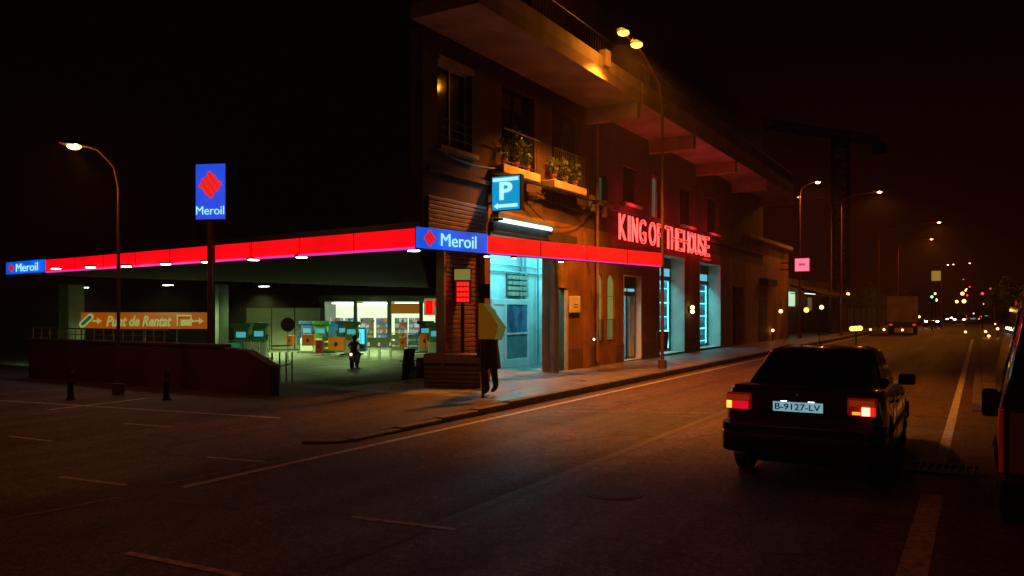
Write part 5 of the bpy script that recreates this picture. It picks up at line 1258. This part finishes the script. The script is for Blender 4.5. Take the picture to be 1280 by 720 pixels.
# box truck
tp = P(1128,388,62); tk = thing('box_truck','pale box truck standing at the left of the far road','truck',(tp.x,tp.y,0),math.radians(3))
MB().bbox((-1.1,0,.95),(1.1,4.6,3.0),.04).build('cargo_box', mat('pale box',(0.16,0.11,0.09),.5,amt=.4,scale=1.2), tk, True)
MB().box((-.01,-.012,1.0),(.01,-.001,2.95)).box((-1.02,-.012,2.9),(1.02,-.001,2.93)).build('rear_doors', M_dark, tk, True)
MB().tube([(-.3,-.04,1.1),(-.3,-.04,2.85)],.025,5).build('lock_bar', M_frame, tk, True)
MB().bbox((-1.0,4.62,.5),(1.0,6.3,2.3),.12).build('cab', M_white, tk, True)
MB().box((-.95,.1,.55),(.95,6.0,.9)).build('chassis', M_dark, tk, True)
for s_ in (-1,1):
    MB().box((s_*.95,-.03,.7),(s_*.7,-.001,.85)).build('tail_light', emat('dim red tail',(1,.05,.02),.6), tk, True)
    for y in (1.1,5.2): MB().tube([(s_*.75,y,.42),(s_*1.02,y,.42)],.42,16).build('wheel', M_rub, tk, True)
# yellow banner sign on a pole at the road end
bp_ = P(1177,388,80); yb_ = thing('yellow_sign','small yellow sign on a pole at the left of the far road','sign',(bp_.x,bp_.y,0))
MB().tube([(0,0,0),(0,0,6.5)],.08,8).build('pole', M_pole, yb_, True); MB().bbox((-.9,-.06,4.9),(-.08,.02,5.9),.01).build('panel', emat('dull yellow',(0.5,0.3,0.04),.55), yb_, True)

# traffic far down the road: copies of the saloon turned towards the camera
cars = []
def far_car(px, d, rz, lab):
    p = P(px,388,d); o = dup(car,(p.x,p.y,.004),rz,lab,'distant cars on the far road'); cars.append(o); return o
far_car(1167,92,math.pi,'oncoming distant car with headlights lit, left of the road end')
far_car(1195,140,math.pi,'brightest oncoming distant car at the road end')
far_car(1216,98,0,'distant car driving away with red tail lights, left of the thin tree')
far_car(1226,160,0.02,'farthest car driving away with red tail lights')
far_car(1206,185,math.pi,'farthest oncoming car at the road end')
# traffic lights
def traffic_light(px, d, col, lab, z=3.2):
    p = P(px,388,d); t = thing('traffic_light', lab, 'traffic light', (p.x,p.y,0), group='far traffic lights')
    MB().tube([(0,0,0),(0,0,z)],.07,8).build('pole', M_dark, t, True)
    h_ = MB().bbox((-.16,-.14,z-.05),(.16,.1,z+.95),.03).build('housing', M_dark, t, True)
    for i,c_ in enumerate(((1,.02,.02),(1,.5,.05),(.1,1,.5))):
        on = (i == col); MB().tube([(0,-.15,z+.78-i*.3),(0,-.165,z+.78-i*.3)],.115,12).build('lamp', emat('signal on %d'%i,c_,5) if on else M_dark, h_, True)
traffic_light(1165,75,2,'traffic light showing green over the oncoming distant car',3.0); traffic_light(1209,120,0,'traffic light showing red right of the brightest distant car',3.4)
traffic_light(1228,75,0,'traffic light showing red nearest the thin dark tree',2.7)
for px,d,rz,lab in ((1187,170,math.pi,'distant oncoming car left of the brightest one'),(1221,130,0,'distant car with red tail lights right of the far traffic light'),(1233,150,0,'rightmost distant car with red tail lights'),(1200,112,math.pi,'oncoming car under the yellow globe lamps'),(1180,118,math.pi,'oncoming distant car just right of the box truck')): far_car(px,d,rz,lab)
traffic_light(1238,105,0,'traffic light showing red, rightmost of the row',4.0); traffic_light(1212,150,0,'traffic light showing red, highest at the road end',5.6); traffic_light(1169,84,1,'traffic light showing amber beside the green one',3.2)
for px,py,d,r_,lab in ((1203,367,125,.42,'upper yellow globe lamp at the road end'),(1196,377,118,.34,'lower left yellow globe lamp at the road end'),(1205,376.5,119,.45,'lower right yellow globe lamp, the largest at the road end'),(1207,363,150,.25,'small yellow globe lamp highest at the road end'),(1170,375,100,.28,'yellow globe lamp beside the box truck'),(1149,396,95,.22,'small globe lamp right beside the box truck body'),(1244,405,80,.12,'tiny globe lamp left of the thin dark tree'),(1229,380,100,.15,'white globe lamp left of the right pavement trees'),(1217,392,110,.15,'reddish lit globe lamp low over the road end')):
    p = P(px,py,d); t = thing('globe_lamp',lab,'lamp',(p.x,p.y,0),group='globe lamps at the road end')
    MB().tube([(0,0,0),(0,0,p.z-r_*.8)],.05,6).build('post', M_dark, t, True); MB().ball((0,0,p.z),r_*.62,12,8).build('globe', emat('amber globe' if r_>.2 else 'small amber globe',(1,.45,.08) if r_>.2 else (1,.35,.15),7 if r_>.2 else 5), t, True, smooth=True)
# small warm marker lamps low over the ground in a row at the far crossing
MK = [(966,413,46,'leftmost, behind the dark saloon car roof'),(1088,412,58,'first to the right of the crane mast'),(1105,412,58,'second right of the crane mast'),(1128,412.5,58,'under the pale box truck'),
      (1207,415,58,'first right of the road end'),(1232,414.5,52,'second right of the road end'),(1236,420,50,'lowest of the right group'),(1247,411,52,'beside the thin dark tree'),(1268,417,40,'rightmost, against the dark van'),(1273,417,40.6,'touching the van edge')]
for px,py,d,lab in MK:
    p = P(px,py,d); base_z = .14 if p.x < -7.95 else 0
    t = thing('marker_lamp','small warm marker lamp on a short post, '+lab,'lamp',(p.x,p.y,base_z),group='marker lamps across the far road')
    H = max(p.z-base_z,.2)
    MB().tube([(0,0,0),(0,0,H-.06)],.035,6).build('post', M_dark, t, True); MB().ball((0,0,H),.085,10,6).build('bulb', emat('marker bulb',(1,.42,.16),5), t, True)
def glow(px,py,X,r,lab,col,es,mount=True):
    Y = FY(px,X); z = FZ(px,py,X); t = thing('wall_lamp',lab,'lamp',(X,Y,z),group='small lamps of the cafe')
    MB().ball((0,0,0),r*.75,10,8).build('bulb', emat('cafe bulb %g%g'%(es,col[1]),(col[0],col[1]*.7,col[2]*.6),es), t, True); MB().tube([(0,0,r*.8),(0,0,r+.35)],.02,5).build('rod', M_dark, t, True)
glow(976,389,XF+1.2,.14,'small round lamp left of the twin globe under the cafe awning',(1,.6,.25),5)
glow(1008,387.5,XF+1.4,.2,'yellow globe lamp in the middle under the cafe awning',(1,.7,.1),4)
glow(1027,384,XF+1.5,.19,'orange lamp at the right end of the cafe awning',(1,.5,.2),5)
glow(1060,367.5,-9.3,.17,'warm lamp beside the crane mast over the sheet fence',(1,.5,.15),5)
# yellow warning lamp on the barrier
p = P(1070,411,34); t = thing('warning_lamp','flat oval yellow warning lamp on a post beyond the dark saloon car','lamp',(p.x,p.y,0))
MB().tube([(0,0,0),(0,0,p.z-.06)],.035,6).build('post', M_dark, t, True); MB().tube([(-.26,0,p.z),(-.2,0,p.z),(.2,0,p.z+.03),(.26,0,p.z+.03)],[.03,.1,.1,.03],10).build('lens', emat('yellow lens',(1,.62,.06),5), t, True, smooth=True)

# ------------------------------------------------------------------ forecourt vehicles
# dark blue van
v2 = thing('delivery_van','dark blue delivery van parked behind the fuel pumps','van',tuple(SG(405,63.5)),YAW)
M_bv = mat('blue van paint',(0.02,0.12,0.45),.3,coat=.6)
wv = (440-372)/F*63.5
MB().prism([(-wv/2,0,.45),(wv/2,0,.45),(wv/2,0,1.9),(wv/2-.5,0,2.35),(-wv/2+1.2,0,2.35),(-wv/2+.35,0,1.5),(-wv/2,0,1.35)],(0,1.8,0)).build('body', M_bv, v2, True, bevel=.06)
MB().box((-wv/2+.95,-.01,1.45),(-wv/2+1.7,-.002,2.1)).build('side_window', M_dwin, v2, True)
for x in (-wv/2+.8,wv/2-.8):
    for y in (.1,1.7): MB().tube([(x,y-.12,.36),(x,y+.12,.36)],.36,16).build('wheel', M_rub, v2, True)
# motorcycle and rider seen from behind
mb_ = SG(443,44); mt = thing('motorcycle','motorcycle ridden away across the forecourt with its tail light on','motorcycle',tuple(mb_),YAW)
for y in (-.65,.75):
    ring = [(0,y+.31*math.cos(a_*math.pi/10),.31+.31*math.sin(a_*math.pi/10)-.0) for a_ in range(21)]
    MB().tube(ring,.06,8,False).build('wheel', M_rub, mt, True)
MB().bbox((-.14,-.5,.35),(.14,.6,.75),.06).build('engine', M_dark, mt, True); MB().bbox((-.16,-.75,.72),(.16,.2,.86),.05).build('seat', M_rub, mt, True)
MB().bbox((-.15,.2,.72),(.15,.7,1.0),.07).build('tank', mat('maroon tank',(0.08,0.01,0.01),.3), mt, True)
MB().tube([(-.38,.55,1.05),(-.2,.62,1.02),(.2,.62,1.02),(.38,.55,1.05)],.02,6).build('handlebar', M_dark, mt, True)
MB().tube([(.0,.75,.31),(0,.6,1.0)],.04,6).build('fork', M_iron, mt, True); MB().bbox((-.13,-.86,.5),(.13,-.82,.7),.01).build('number_plate', mat('dim plate',(0.3,0.3,0.28),.5), mt, True)
MB().ball((-.02,-.84,.8),.075,10,6).build('tail_light', emat('tail red white',(1,.35,.25),5), mt, True)
rd_ = thing('person','motorcyclist in dark clothes and helmet sitting on the motorcycle, seen from behind','person',(mb_.x,mb_.y,mb_.z+.8),YAW)
J = {'pelvis':(0,-.25,.08,.17,.15),'waist':(0,-.2,.3,.15,.13),'chest':(0,-.08,.55,.19,.14),'neck':(0,0,.72,.07),'head0':(0,.02,.78,.08),
     'hipL':(-.12,-.18,.05,.1),'kneeL':(-.28,.3,.0,.07),'ankL':(-.22,.05,-.42,.05),'toeL':(-.24,.22,-.48,.04),'hipR':(.12,-.18,.05,.1),'kneeR':(.28,.3,.0,.07),'ankR':(.22,.05,-.42,.05),'toeR':(.24,.22,-.48,.04),
     'shL':(-.2,-.05,.6,.065),'elL':(-.36,.2,.42,.05),'wrL':(-.36,.5,.3,.035),'shR':(.2,-.05,.6,.065),'elR':(.36,.2,.42,.05),'wrR':(.36,.5,.3,.035)}
E = [('pelvis','waist'),('waist','chest'),('chest','neck'),('neck','head0')]+[(a_+s_,b_+s_) for s_ in 'LR' for a_,b_ in (('hip','knee'),('knee','ank'),('ank','toe'),('sh','el'),('el','wr'))]+[('pelvis','hipL'),('pelvis','hipR'),('chest','shL'),('chest','shR')]
hand(J,E,'wrL','l',(0,1,-.2),(1,0,0)); hand(J,E,'wrR','r',(0,1,-.2),(-1,0,0))
figure(J,E,'body',M_cloth,rd_); MB().ball((0,.03,.88),.15,14,10,1.08).build('helmet', mat('dark helmet',(0.04,0.02,0.02),.2,coat=1.0), rd_, True, smooth=True)
# dark scooter parked at the wall side
sp_ = G(516,470,0); sp_ = SG(516,27,hz(SG(516,27).x,SG(516,27).y))
sc2 = thing('scooter','dark parked scooter with a tall windshield before the slatted planter box','scooter',tuple(sp_),YAW+.5)
for y in (-.55,.65):
    ring = [(0,y+.24*math.cos(a_*math.pi/10),.24+.24*math.sin(a_*math.pi/10)) for a_ in range(21)]; MB().tube(ring,.055,8,False).build('wheel', M_rub, sc2, True)
MB().prism([(-.17,-.75,.35),(-.17,.1,.3),(-.17,.1,.42),(-.17,-.05,.75),(-.17,-.8,.8)],(.34,0,0)).build('body', M_dark, sc2, True, bevel=.04)
MB().bbox((-.16,-.8,.8),(.16,-.0,.92),.04).build('seat', M_rub, sc2, True); MB().bbox((-.15,.05,.24),(.15,.45,.32),.02).build('footboard', M_dark, sc2, True)
MB().prism([(-.22,.42,.3),(-.22,.55,.3),(-.22,.45,1.05),(-.22,.36,1.05)],(.44,0,0)).build('leg_shield', M_dark, sc2, True, bevel=.03)
MB().prism([(-.2,.42,1.05),(-.2,.44,1.05),(-.2,.28,1.5),(-.2,.26,1.5)],(.4,0,0)).build('windshield', M_dwin, sc2, True); MB().tube([(-.36,.32,1.08),(.36,.32,1.08)],.02,6).build('handlebar', M_dark, sc2, True)
MB().bbox((-.2,-1.1,.9),(.2,-.75,1.25),.05).build('top_box', M_dark, sc2, True)

# ------------------------------------------------------------------ thin haze added for lamp halos (closed box round the place)
hz_ = MB().box((-120,-60,-3.2),(70,330,46)).build('haze', bpy.data.materials.new('haze air'))
hz_['kind'] = 'stuff'
m = hz_.data.materials[0]; m.use_nodes = True; n = m.node_tree; n.nodes.clear()
o = n.nodes.new('ShaderNodeOutputMaterial'); v = n.nodes.new('ShaderNodeVolumePrincipled')
v.inputs['Density'].default_value = 0.0009; v.inputs['Color'].default_value = (0.9,0.74,0.62,1); v.inputs['Anisotropy'].default_value = 0.3
n.links.new(v.outputs[0], o.inputs['Volume'])

for l_ in bpy.data.lights:  # redden and strengthen the added lamp behind the camera
    if abs(l_.energy-480) < 1: l_.color = (1.0,0.15,0.012); l_.energy = 560
